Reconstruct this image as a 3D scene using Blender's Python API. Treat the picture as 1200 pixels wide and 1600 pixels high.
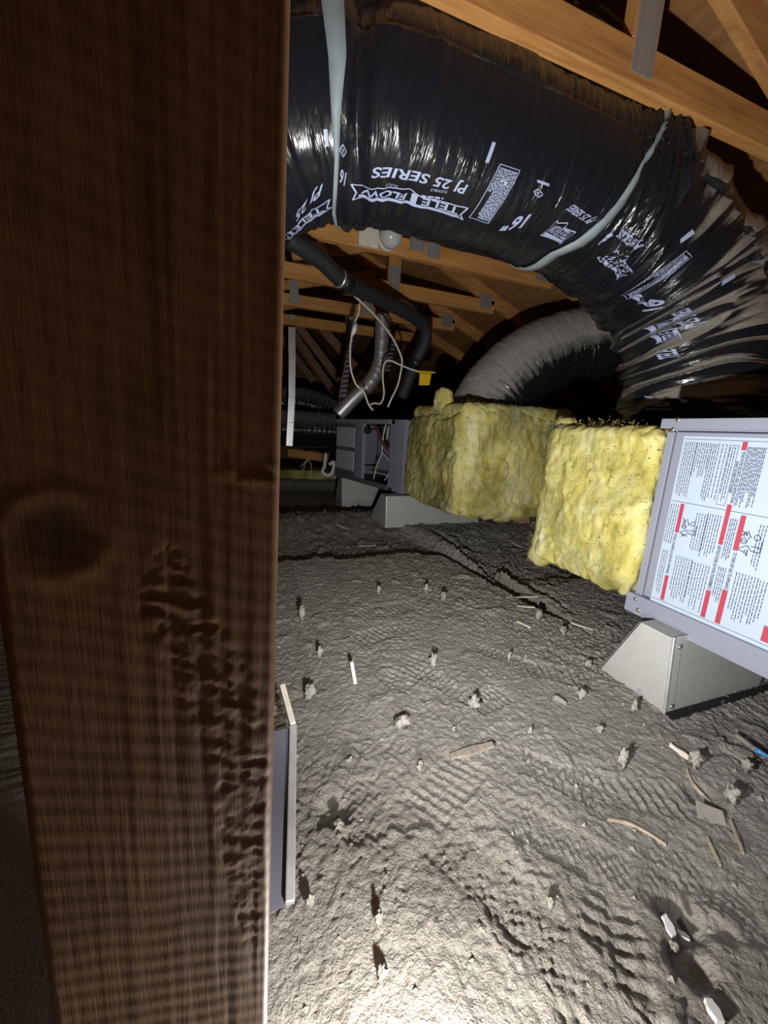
import bpy, bmesh, math, random
import numpy as np
from mathutils import Vector, Matrix

for o in list(bpy.data.objects):
    bpy.data.objects.remove(o)
SC = bpy.context.scene
COL = SC.collection

# ------------------------------------------------------------------ camera, world, light, exposure
H = 0.684                                   # lens height above the loose insulation
FPX, PITCH, ROLL, YAW = 600.0, math.radians(12), math.radians(3), math.radians(20)
_F = np.array([math.sin(YAW) * math.cos(PITCH), math.cos(YAW) * math.cos(PITCH), -math.sin(PITCH)])
_R0 = np.array([math.cos(YAW), -math.sin(YAW), 0.0])
_U0 = np.cross(_R0, _F)
_R = math.cos(ROLL) * _R0 + math.sin(ROLL) * _U0
_U = -math.sin(ROLL) * _R0 + math.cos(ROLL) * _U0
CAM = np.array([0, 0, H])
cd = bpy.data.cameras.new('camera')
cam = bpy.data.objects.new('camera', cd)
COL.objects.link(cam)
cd.sensor_fit = 'VERTICAL'
cd.sensor_height = 24.0
cd.lens = 24.0 * FPX / 1600.0
cd.clip_start = 0.01
cam.matrix_world = Matrix(((_R[0], _U[0], -_F[0], 0), (_R[1], _U[1], -_F[1], 0), (_R[2], _U[2], -_F[2], H), (0, 0, 0, 1)))
SC.camera = cam

w = bpy.data.worlds.new('world')
SC.world = w
w.use_nodes = True
w.node_tree.nodes['Background'].inputs[0].default_value = (0.5, 0.55, 0.65, 1)
w.node_tree.nodes['Background'].inputs[1].default_value = 0.01

LAMP = Vector((0.105, 0.19, 0.39))           # hand torch held low beside the stud
ld = bpy.data.lights.new('torch_beam', 'SPOT')
ld.energy = 84.0
ld.color = (1.0, 0.97, 0.93)
ld.spot_size = math.radians(172)
ld.spot_blend = 1.0
ld.shadow_soft_size = 0.012
lo = bpy.data.objects.new('torch_beam', ld)
COL.objects.link(lo)
lo.location = LAMP
lo.rotation_euler = Vector((0.62, 0.76, 0.53)).to_track_quat('-Z', 'Y').to_euler()

sl = bpy.data.lights.new('added_fill_light', 'POINT')      # added point light that brightens the stud and the nearest floor
sl.energy = 11.0
sl.color = (1.0, 0.95, 0.88)
sl.shadow_soft_size = 0.012
so = bpy.data.objects.new('added_fill_light', sl)
COL.objects.link(so)
so.location = (0.13, 0.131, 0.14)

vs = SC.view_settings
vs.view_transform = 'Standard'
vs.look = 'None'
vs.exposure = 0.0
vs.gamma = 1.0
vs.use_curve_mapping = False
SC.cycles.use_denoising = True

# ------------------------------------------------------------------ helpers
rng = np.random.default_rng(7)
random.seed(7)
OFF = {}


def P(px, py, X=None, Y=None, Z=None):
    """world point where the sight line of a photo pixel meets a plane"""
    v = _F + (px - 600) / FPX * _R + (800 - py) / FPX * _U
    if Z is not None:
        t = (Z - H) / v[2]
    elif X is not None:
        t = X / v[0]
    else:
        t = Y / v[1]
    r = v * t
    return np.array([r[0], r[1], r[2] + H])


def proj(p):
    q = np.asarray(p) - CAM
    d = q @ _F
    return 600 + FPX * (q @ _R) / d, 800 - FPX * (q @ _U) / d


def _hash(ix, iy, iz, seed):
    n = (ix.astype(np.int64) * 374761393 + iy.astype(np.int64) * 668265263 + iz.astype(np.int64) * 2147483647 + seed * 1274126177) & 0xFFFFFFFF
    n = ((n ^ (n >> 13)) * 1274126177) & 0xFFFFFFFF
    n = n ^ (n >> 16)
    return (n & 0xFFFF) / 65535.0


def vn3(x, y, z, seed=0):
    x, y, z = np.broadcast_arrays(np.asarray(x, float), np.asarray(y, float), np.asarray(z, float))
    ix, iy, iz = np.floor(x), np.floor(y), np.floor(z)
    fx, fy, fz = x - ix, y - iy, z - iz
    fx, fy, fz = fx * fx * (3 - 2 * fx), fy * fy * (3 - 2 * fy), fz * fz * (3 - 2 * fz)
    r = 0
    for a in (0, 1):
        for b in (0, 1):
            for c in (0, 1):
                r = r + _hash(ix + a, iy + b, iz + c, seed) * (fx if a else 1 - fx) * (fy if b else 1 - fy) * (fz if c else 1 - fz)
    return r * 2 - 1


def vn2(x, y, seed=0):
    x, y = np.broadcast_arrays(np.asarray(x, float), np.asarray(y, float))
    ix, iy = np.floor(x), np.floor(y)
    fx, fy = x - ix, y - iy
    fx, fy = fx * fx * (3 - 2 * fx), fy * fy * (3 - 2 * fy)
    z = np.zeros_like(ix)
    return (_hash(ix, iy, z, seed) * (1 - fx) * (1 - fy) + _hash(ix + 1, iy, z, seed) * fx * (1 - fy)
            + _hash(ix, iy + 1, z, seed) * (1 - fx) * fy + _hash(ix + 1, iy + 1, z, seed) * fx * fy) * 2 - 1


def sstep(a, b, x):
    t = np.clip((x - a) / (b - a), 0, 1)
    return t * t * (3 - 2 * t)


class MB:
    """collects shapes that become one mesh"""

    def __init__(s):
        s.v, s.f = [], []

    def add(s, vs_, fs):
        k = len(s.v)
        s.v += [tuple(map(float, q)) for q in vs_]
        s.f += [tuple(i + k for i in f) for f in fs]
        return s

    def box(s, a, b, bev=0.0):
        (x0, y0, z0), (x1, y1, z1) = np.minimum(a, b), np.maximum(a, b)
        return s.hexa([(x0, y0, z0), (x1, y0, z0), (x1, y1, z0), (x0, y1, z0), (x0, y0, z1), (x1, y0, z1), (x1, y1, z1), (x0, y1, z1)])

    def hexa(s, p):
        return s.add(p, [(0, 3, 2, 1), (4, 5, 6, 7), (0, 1, 5, 4), (1, 2, 6, 5), (2, 3, 7, 6), (3, 0, 4, 7)])

    def bar(s, a, b, wid, thick, up=(0, 0, 1)):
        """board from a to b: wid along up, thick across"""
        a, b, up = np.array(a, float), np.array(b, float), np.array(up, float)
        d = (b - a) / np.linalg.norm(b - a)
        u = up - d * (up @ d)
        u /= np.linalg.norm(u)
        n = np.cross(d, u)
        q = []
        for c in (a, b):
            for su, sn in ((-1, -1), (-1, 1), (1, 1), (1, -1)):
                q.append(c + u * wid / 2 * su + n * thick / 2 * sn)
        return s.hexa(q)

    def quadbox(s, q, n, t):
        """flat quad q given depth t against direction n"""
        q = [np.array(i, float) for i in q]
        n = np.array(n, float)
        return s.hexa([i - n * t for i in q] + q)

    def tube(s, pts, r, seg=12, cap=True):
        pts = [np.array(p, float) for p in pts]
        n = len(pts)
        rs = r if hasattr(r, '__len__') else [r] * n
        T = []
        for i in range(n):
            t = pts[min(i + 1, n - 1)] - pts[max(i - 1, 0)]
            T.append(t / (np.linalg.norm(t) + 1e-9))
        u = np.cross(T[0], (0.3, 0.2, 1.0))
        u /= np.linalg.norm(u)
        vs_ = []
        for i in range(n):
            u = u - T[i] * (u @ T[i])
            u /= np.linalg.norm(u)
            w_ = np.cross(T[i], u)
            for k in range(seg):
                a = 2 * math.pi * k / seg
                vs_.append(pts[i] + rs[i] * (math.cos(a) * u + math.sin(a) * w_))
        fs = []
        for i in range(n - 1):
            for k in range(seg):
                k2 = (k + 1) % seg
                fs.append((i * seg + k, i * seg + k2, (i + 1) * seg + k2, (i + 1) * seg + k))
        if cap:
            fs.append(tuple(range(seg))[::-1])
            fs.append(tuple((n - 1) * seg + k for k in range(seg)))
        return s.add(vs_, fs)

    def lathe(s, c, axis, prof, seg=24):
        c, ax = np.array(c, float), np.array(axis, float)
        ax /= np.linalg.norm(ax)
        pts = [c + ax * h for h, _ in prof]
        u = np.cross(ax, (0.31, 0.2, 0.93))
        u /= np.linalg.norm(u)
        w_ = np.cross(ax, u)
        vs_ = []
        for (h, r) in prof:
            for k in range(seg):
                a = 2 * math.pi * k / seg
                vs_.append(c + ax * h + r * (math.cos(a) * u + math.sin(a) * w_))
        fs = []
        for i in range(len(prof) - 1):
            for k in range(seg):
                k2 = (k + 1) % seg
                fs.append((i * seg + k, i * seg + k2, (i + 1) * seg + k2, (i + 1) * seg + k))
        fs.append(tuple(range(seg))[::-1])
        fs.append(tuple((len(prof) - 1) * seg + k for k in range(seg)))
        return s.add(vs_, fs)


def spline(pts, n=12):
    pts = [np.array(p, float) for p in pts]
    q = [2 * pts[0] - pts[1]] + pts + [2 * pts[-1] - pts[-2]]
    out = []
    for i in range(1, len(q) - 2):
        for k in range(n):
            t = k / n
            out.append(0.5 * (2 * q[i] + (q[i + 1] - q[i - 1]) * t + (2 * q[i - 1] - 5 * q[i] + 4 * q[i + 1] - q[i + 2]) * t * t
                              + (3 * q[i] - q[i - 1] - 3 * q[i + 1] + q[i + 2]) * t ** 3))
    out.append(pts[-1])
    return out


def _link(name, me, mat, parent, smooth, bevel, loc, verts):
    o = bpy.data.objects.new(name, me)
    COL.objects.link(o)
    if parent is not None:
        off = OFF[parent.name]
        o.parent = parent
    else:
        if loc is None:
            mn, mx = verts.min(0), verts.max(0)
            loc = ((mn[0] + mx[0]) / 2, (mn[1] + mx[1]) / 2, mn[2])
        off = np.array(loc, float)
        o.location = off
    OFF[o.name] = off
    me.vertices.foreach_set('co', (verts - off).astype(np.float32).ravel())
    me.update()
    if mat:
        me.materials.append(mat)
    if smooth:
        me.polygons.foreach_set('use_smooth', [True] * len(me.polygons))
    if bevel:
        m = o.modifiers.new('bevel', 'BEVEL')
        m.width = bevel
        m.segments = 2
        m.limit_method = 'ANGLE'
    return o


def obj(name, mb, mat, parent=None, smooth=False, bevel=0, loc=None):
    me = bpy.data.meshes.new(name)
    me.from_pydata(mb.v, [], mb.f)
    if not smooth:
        bm = bmesh.new(); bm.from_mesh(me)
        bmesh.ops.recalc_face_normals(bm, faces=bm.faces)
        bm.to_mesh(me); bm.free()
    return _link(name, me, mat, parent, smooth, bevel, loc, np.array(mb.v, float))


def gridobj(name, G, mat, parent=None, wrap=False, uv=None, loc=None, flip=False):
    """smooth mesh from an array of points n x m x 3"""
    n, m = G.shape[:2]
    idx = np.arange(n * m).reshape(n, m)
    a = idx[:-1, :-1]; b = idx[1:, :-1]; c = idx[1:, 1:]; d = idx[:-1, 1:]
    F = np.stack([a, b, c, d], -1).reshape(-1, 4)
    if wrap:
        F2 = np.stack([idx[:-1, -1], idx[1:, -1], idx[1:, 0], idx[:-1, 0]], -1)
        F = np.concatenate([F, F2])
    if flip:
        F = F[:, ::-1]
    me = bpy.data.meshes.new(name)
    me.vertices.add(n * m)
    me.loops.add(len(F) * 4)
    me.polygons.add(len(F))
    me.loops.foreach_set('vertex_index', F.ravel().astype(np.int32))
    me.polygons.foreach_set('loop_start', np.arange(0, len(F) * 4, 4, dtype=np.int32))
    V = G.reshape(-1, 3)
    me.vertices.foreach_set('co', V.astype(np.float32).ravel())
    me.update(calc_edges=True)
    if uv is not None:
        l = me.uv_layers.new(name='surface')
        l.data.foreach_set('uv', uv.reshape(-1, 2)[F.ravel()].astype(np.float32).ravel())
    return _link(name, me, mat, parent, True, 0, loc, V)


def thing(name, label, cat, loc=(0, 0, 0), group=None):
    o = bpy.data.objects.new(name, None)
    COL.objects.link(o)
    o.location = loc
    o.empty_display_size = 0.05
    OFF[o.name] = np.array(loc, float)
    return tag(o, label, cat, group)


def tag(o, label, cat, group=None):
    o['label'] = label
    o['category'] = cat
    if group:
        o['group'] = group
    return o


def struct(o):
    o['kind'] = 'structure'
    return o


def copy_tree(o, parent=None, dloc=None):
    c = o.copy()
    COL.objects.link(c)
    c.parent = parent
    if dloc is not None:
        c.location = Vector(o.location) + Vector(dloc)
    OFF[c.name] = OFF[o.name] + (np.array(dloc) if dloc is not None else 0)
    for ch in list(o.children):
        copy_tree(ch, c)
    return c


# ------------------------------------------------------------------ materials
class NT:
    def __init__(s, name):
        s.m = bpy.data.materials.new(name)
        s.m.use_nodes = True
        s.t = s.m.node_tree
        s.b = s.t.nodes['Principled BSDF']

    def n(s, kind, **kw):
        q = s.t.nodes.new(kind)
        for k, v in kw.items():
            if k in q.inputs.keys():
                s.put(q.inputs[k], v)
            else:
                setattr(q, k, v)
        return q

    def put(s, sock, v):
        if hasattr(v, 'is_output') or isinstance(v, bpy.types.NodeSocket):
            s.t.links.new(v, sock)
        else:
            sock.default_value = v

    def set(s, **kw):
        for k, v in kw.items():
            s.put(s.b.inputs[k.replace('_', ' ')], v)
        return s

    def coord(s, scale=(1, 1, 1), rot=(0, 0, 0), kind='Object'):
        tc = s.n('ShaderNodeTexCoord')
        mp = s.n('ShaderNodeMapping', Vector=tc.outputs[kind])
        mp.inputs['Scale'].default_value = scale
        mp.inputs['Rotation'].default_value = rot
        return mp.outputs[0]

    def noise(s, vec, scale, detail=4.0, rough=0.55, dist=0.0):
        q = s.n('ShaderNodeTexNoise', Vector=vec, Scale=scale, Detail=detail, Roughness=rough, Distortion=dist)
        return q.outputs['Fac']

    def ramp(s, fac, stops):
        q = s.n('ShaderNodeValToRGB', Fac=fac)
        e = q.color_ramp.elements
        while len(e) < len(stops):
            e.new(0.5)
        for i, (p, c) in enumerate(stops):
            e[i].position = p
            e[i].color = tuple(c) + (1,) if len(c) == 3 else c
        return q.outputs['Color']

    def math(s, op, a, b=0.0):
        q = s.n('ShaderNodeMath', operation=op)
        s.put(q.inputs[0], a)
        s.put(q.inputs[1], b)
        return q.outputs[0]

    def mix(s, fac, a, b):
        q = s.n('ShaderNodeMix', data_type='RGBA')
        s.put(q.inputs[0], fac)
        s.put(q.inputs[6], a if not isinstance(a, tuple) else tuple(a) + (1,))
        s.put(q.inputs[7], b if not isinstance(b, tuple) else tuple(b) + (1,))
        return q.outputs[2]

    def bump(s, h, strength=0.5, dist=0.01):
        q = s.n('ShaderNodeBump', Height=h, Strength=strength, Distance=dist)
        s.t.links.new(q.outputs[0], s.b.inputs['Normal'])
        return s


def plain(name, col, rough=0.5, metal=0.0, spec=0.5, mottled=0.0, bump=0.0, scale=60.0):
    q = NT(name)
    if mottled or bump:
        v = q.coord()
        f = q.noise(v, scale, 5, 0.6)
        lo_ = tuple(c * (1 - mottled) for c in col)
        hi_ = tuple(min(1, c * (1 + mottled)) for c in col)
        q.set(Base_Color=q.ramp(f, [(0.3, lo_), (0.7, hi_)]))
        if bump:
            q.bump(f, bump, 0.003)
    else:
        q.set(Base_Color=tuple(col) + (1,))
    q.set(Roughness=rough, Metallic=metal)
    q.b.inputs['Specular IOR Level'].default_value = spec
    return q.m


def wood(name, dark, mid, light, axis='X', rough=0.7, grain=1.0, bump=0.35):
    q = NT(name)
    sc = {'X': (1.2, 22, 22), 'Y': (22, 1.2, 22), 'Z': (22, 22, 1.2)}[axis]
    v = q.coord(sc)
    info = q.n('ShaderNodeObjectInfo')
    sh = q.n('ShaderNodeVectorMath', operation='ADD')
    q.put(sh.inputs[0], v)
    q.put(sh.inputs[1], info.outputs['Location'])
    a = q.noise(sh.outputs[0], 1.6 * grain, 6, 0.62, 0.6)
    b = q.noise(q.coord(), 5, 3, 0.5)
    fine = q.noise(q.coord(tuple(k * 9 for k in sc)), 1.2, 3, 0.6)
    m = q.math('ADD', q.math('MULTIPLY', a, 0.75), q.math('MULTIPLY', b, 0.25))
    col = q.ramp(m, [(0.28, dark), (0.5, mid), (0.74, light)])
    col = q.mix(q.math('MULTIPLY', fine, 0.35), col, tuple(c * 0.55 for c in mid))
    q.set(Base_Color=col, Roughness=rough)
    q.b.inputs['Specular IOR Level'].default_value = 0.25
    q.bump(q.math('ADD', a, q.math('MULTIPLY', fine, 0.5)), bump, 0.004)
    return q.m


M = {}
M['lumber'] = wood('lumber', (0.28, 0.11, 0.03), (0.55, 0.27, 0.085), (0.70, 0.39, 0.14), 'X')
M['lumber_up'] = wood('lumber_up', (0.28, 0.11, 0.03), (0.52, 0.25, 0.08), (0.68, 0.38, 0.14), 'Z')
M['rafter'] = wood('rafter_lumber', (0.28, 0.115, 0.03), (0.50, 0.245, 0.08), (0.64, 0.36, 0.13), 'X')
M['sheathing'] = wood('plywood', (0.16, 0.075, 0.028), (0.30, 0.15, 0.055), (0.42, 0.23, 0.09), 'Y', grain=0.6)
M['brace'] = wood('old_lumber', (0.16, 0.08, 0.05), (0.30, 0.17, 0.11), (0.42, 0.26, 0.18), 'X')
M['block'] = plain('pale_block', (0.45, 0.27, 0.17), 0.8, mottled=0.2)

# the near stud: brown sawn face
q = NT('stud_wood')
v = q.coord((60, 60, 2.2))
a = q.noise(v, 1.0, 5, 0.6, 0.4)
b = q.noise(q.coord(), 30, 4, 0.6)
col = q.ramp(q.math('ADD', q.math('MULTIPLY', a, 0.6), q.math('MULTIPLY', b, 0.4)),
             [(0.3, (0.13, 0.062, 0.027)), (0.5, (0.22, 0.110, 0.050)), (0.72, (0.30, 0.158, 0.078))])
kn = q.n('ShaderNodeVectorMath', operation='DISTANCE')
q.put(kn.inputs[0], q.coord((1, 0, 1)))
kn.inputs[1].default_value = (0, 0, 0)
KNOT = kn
kr = q.ramp(q.math('MULTIPLY', kn.outputs['Value'], 60.0), [(0.0, (0.35, 0.3, 0.28)), (0.45, (0.5, 0.45, 0.42)), (0.8, (1, 1, 1))])
mm = q.n('ShaderNodeMix', data_type='RGBA', blend_type='MULTIPLY')
mm.inputs[0].default_value = 1.0
q.put(mm.inputs[6], col)
q.put(mm.inputs[7], kr)
q.set(Base_Color=mm.outputs[2], Roughness=0.62)
q.b.inputs['Specular IOR Level'].default_value = 0.35
fine = q.noise(q.coord((900, 900, 60)), 1.0, 3, 0.6)
q.bump(fine, 0.25, 0.0006)
M['stud'] = q.m

# loose-fill cellulose
q = NT('loose_insulation')
v = q.coord()
n1 = q.noise(v, 9, 6, 0.6)
n2 = q.noise(v, 260, 3, 0.65)
n3 = q.noise(v, 95, 4, 0.6, 0.8)
col = q.ramp(q.math('ADD', q.math('MULTIPLY', n1, 0.5), q.math('MULTIPLY', n2, 0.5)),
             [(0.32, (0.235, 0.225, 0.206)), (0.5, (0.325, 0.312, 0.288)), (0.7, (0.41, 0.395, 0.367))])
q.set(Base_Color=col, Roughness=0.95)
q.b.inputs['Specular IOR Level'].default_value = 0.1
q.bump(q.math('ADD', q.math('MULTIPLY', n2, 0.6), n3), 1.0, 0.006)
M['insul'] = q.m
M['clump'] = plain('insulation_clump', (0.34, 0.328, 0.30), 0.95, spec=0.1, mottled=0.35, bump=0.8, scale=180)


def duct_mat(name, dust_from, dust_to, dust_col, wr_scale, elbow=False):
    q = NT(name)
    uv = q.coord((wr_scale, 0.9, 1), kind='UV')
    n1 = q.noise(uv, 1.0, 4, 0.6, 0.7)
    n2 = q.noise(q.coord((wr_scale * 2.6, 2.2, 1), kind='UV'), 1.0, 3, 0.6, 0.5)
    g = q.n('ShaderNodeNewGeometry')
    sx = q.n('ShaderNodeSeparateXYZ', Vector=g.outputs['Normal'])
    nz = sx.outputs['Z']
    n3 = q.noise(q.coord(), 22, 6, 0.65)
    z = q.math('ADD', nz, q.math('MULTIPLY', q.math('SUBTRACT', n3, 0.5), 0.45))
    if elbow:                               # more dust has settled where the film is gathered
        px_ = q.n('ShaderNodeSeparateXYZ', Vector=q.n('ShaderNodeTexCoord').outputs['Object']).outputs['X']
        er = q.n('ShaderNodeMapRange', Value=px_)
        er.inputs['From Min'].default_value = .35
        er.inputs['From Max'].default_value = .75
        er.inputs['To Min'].default_value = -.8
        er.inputs['To Max'].default_value = .30
        z = q.math('ADD', z, er.outputs[0])
    mr = q.n('ShaderNodeMapRange', Value=z)
    mr.inputs['From Min'].default_value = dust_from
    mr.inputs['From Max'].default_value = dust_to
    d = mr.outputs[0]
    fs = q.noise(q.coord(), 240, 2, 0.5)
    dc = q.ramp(fs, [(0.3, tuple(c * 0.8 for c in dust_col)), (0.7, tuple(c * 1.15 for c in dust_col))])
    q.set(Base_Color=q.mix(d, (0.010, 0.011, 0.015), dc))
    rr = q.n('ShaderNodeMapRange', Value=d)
    rr.inputs['To Min'].default_value = 0.23
    rr.inputs['To Max'].default_value = 0.85
    q.set(Roughness=rr.outputs[0])
    q.b.inputs['Specular IOR Level'].default_value = 0.5
    q.bump(q.math('ADD', n1, q.math('MULTIPLY', n2, 0.35)), 0.7, 0.012)
    return q.m


M['duct'] = duct_mat('black_duct_film', 0.30, 0.62, (0.27, 0.25, 0.215), 26, True)
M['duct_far'] = duct_mat('dusty_duct_film', -0.12, 0.22, (0.27, 0.26, 0.24), 26)
M['duct_old'] = duct_mat('old_duct_film', 0.1, 0.7, (0.14, 0.135, 0.125), 30)
M['ink'] = plain('printed_ink', (0.36, 0.42, 0.62), 0.45)
M['ink_dusty'] = plain('printed_ink_under_dust', (0.36, 0.36, 0.36), 0.8)
M['strap'] = plain('white_strap', (0.23, 0.28, 0.31), 0.55, mottled=0.12, scale=30)
M['galv'] = plain('galvanized_steel', (0.50, 0.52, 0.54), 0.42, metal=0.75, mottled=0.10, bump=0.05, scale=40)
M['galv_dull'] = plain('dull_galvanized_steel', (0.46, 0.47, 0.46), 0.55, metal=0.15, mottled=0.06, scale=25)
M['foil'] = plain('bright_sheet_metal', (0.68, 0.72, 0.76), 0.35, metal=0.6, mottled=0.15, scale=25)
M['paint'] = plain('furnace_paint', (0.25, 0.27, 0.345), 0.42, mottled=0.04, bump=0.05, scale=250)
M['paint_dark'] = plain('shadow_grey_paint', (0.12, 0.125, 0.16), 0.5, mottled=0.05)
M['paint_pale'] = plain('pale_grey_panel', (0.50, 0.52, 0.57), 0.5, mottled=0.04)
M['paper'] = plain('label_paper', (0.43, 0.52, 0.63), 0.45)
M['red'] = plain('label_red', (0.40, 0.05, 0.085), 0.5)
M['black_ink'] = plain('label_black', (0.055, 0.075, 0.15), 0.5)
M['screw'] = plain('screw_steel', (0.6, 0.6, 0.58), 0.3, metal=0.9)
M['black'] = plain('black_plastic', (0.012, 0.012, 0.014), 0.45)
M['foam'] = plain('black_pipe_foam', (0.022, 0.023, 0.027), 0.65, mottled=0.3, bump=0.3, scale=60)
M['white_wire'] = plain('white_wire', (0.66, 0.63, 0.55), 0.5)
M['red_wire'] = plain('red_brown_wire', (0.14, 0.045, 0.045), 0.5)
M['yellow'] = plain('yellow_plastic', (0.80, 0.55, 0.01), 0.5)
M['blue'] = plain('blue_wire', (0.08, 0.33, 0.75), 0.4)
M['grey_wire'] = plain('dusty_wire', (0.26, 0.25, 0.23), 0.8, mottled=0.2)
M['white_plastic'] = plain('white_plastic', (0.80, 0.81, 0.83), 0.4)
M['splinter'] = plain('pale_splinter', (0.72, 0.67, 0.57), 0.8, mottled=0.25, scale=120)
M['brown_strip'] = plain('brown_wood_strip', (0.42, 0.35, 0.28), 0.8, mottled=0.3, scale=90)
M['dusty_strip'] = plain('dusty_wood_strip', (0.27, 0.24, 0.205), 0.85, mottled=0.3, scale=90)
M['plaster'] = plain('dusty_box', (0.62, 0.58, 0.50), 0.7, mottled=0.12)
M['near_black'] = plain('near_black_strip', (0.008, 0.008, 0.01), 0.9)
q = NT('frosted_bulb')
q.set(Base_Color=(0.62, 0.64, 0.62, 1), Roughness=0.12, Transmission_Weight=0.25)
M['bulb'] = q.m
q = NT('toothed_plate')
wv = q.n('ShaderNodeTexBrick', Vector=q.coord((1, 1, 1)))
wv.inputs['Scale'].default_value = 40
wv.inputs['Color1'].default_value = (0.42, 0.42, 0.42, 1)
wv.inputs['Color2'].default_value = (0.36, 0.36, 0.36, 1)
wv.inputs['Mortar'].default_value = (0.16, 0.15, 0.14, 1)
q.set(Base_Color=wv.outputs['Color'], Roughness=0.45, Metallic=0.5)
M['plate'] = q.m


def glass_wool(name, dirt):
    q = NT(name)
    v = q.coord()
    n1 = q.noise(v, 4.5, 6, 0.62, 0.5)
    n2 = q.noise(q.coord((26, 26, 15)), 1.0, 6, 0.62, 0.35)
    n3 = q.noise(v, 330, 2, 0.6)
    n4 = q.noise(q.coord((9, 9, 5)), 1.0, 3, 0.5, 0.4)
    base = q.ramp(q.math('ADD', q.math('MULTIPLY', n2, .5), q.math('MULTIPLY', n4, .5)),
                  [(0.30, (0.33, 0.28, 0.07)), (0.43, (0.56, 0.50, 0.14)), (0.54, (0.64, 0.60, 0.25)), (0.68, (0.72, 0.70, 0.46))])
    dk = q.ramp(n1, [(dirt - 0.12, (0.30, 0.31, 0.30)), (dirt + 0.12, (1, 1, 1))])
    mm = q.n('ShaderNodeMix', data_type='RGBA', blend_type='MULTIPLY')
    mm.inputs[0].default_value = 0.85
    q.put(mm.inputs[6], base)
    q.put(mm.inputs[7], dk)
    # dark flecks stuck in the fibres
    fl = q.noise(q.coord((70, 70, 170)), 1.0, 2, 0.5)
    flm = q.ramp(fl, [(0.655, (0, 0, 0)), (0.71, (1, 1, 1))])
    q.set(Base_Color=q.mix(flm, mm.outputs[2], (0.16, 0.13, 0.05)), Roughness=0.95)
    q.b.inputs['Specular IOR Level'].default_value = 0.12
    q.bump(q.math('ADD', n2, q.math('MULTIPLY', n3, 0.22)), 0.9, 0.012)
    return q.m


M['wool'] = glass_wool('yellow_glass_wool', 0.42)
M['wool_dirty'] = glass_wool('grimy_glass_wool', 0.52)

# ------------------------------------------------------------------ structure: floor of loose insulation
EDGE = np.array([P(px, py, Z=0)[:2] for px, py in ((400, 885), (500, 876), (600, 869), (700, 876), (780, 892), (840, 912), (900, 960), (960, 1015))])
EDGE = EDGE[np.argsort(EDGE[:, 0])]
PRINTS = []
for (px, py, L, Wd, ang, typ) in (
        (768, 1092, .13, .075, 12, 0), (566, 1262, .13, .085, 80, 1), (755, 1372, .22, .09, 118, 1), (835, 1450, .20, .10, 100, 1),
        (948, 1440, .10, .07, 40, 2), (868, 1212, .17, .08, 130, 0), (938, 1232, .15, .09, 60, 1), (700, 1072, .25, .07, 120, 0),
        (598, 990, .22, .09, 15, 2), (790, 1025, .25, .06, 130, 0), (1060, 1385, .16, .10, 25, 1), (640, 1050, .2, .1, 30, 2),
        (890, 1325, .20, .09, 130, 1), (760, 1535, .10, .07, 90, 1), (1000, 1240, .2, .09, 150, 2), (600, 955, .3, .1, 10, 2),
        (870, 1050, .22, .09, 140, 2), (980, 1480, .12, .05, 50, 2), (700, 1230, .2, .1, 25, 2), (1120, 1420, .14, .09, 150, 1)):
    PRINTS.append((*P(px, py, Z=0)[:2], L, Wd, math.radians(ang), typ))


HOLLOWS = [(*P(px, py, Z=0)[:2], hr, hd) for px, py, hr, hd in ((1066, 1432, .030, .035), (1078, 1502, .026, .030), (1098, 1240, .03, .02), (522, 1262, .030, .016), (1130, 1455, .02, .012))]


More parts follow.
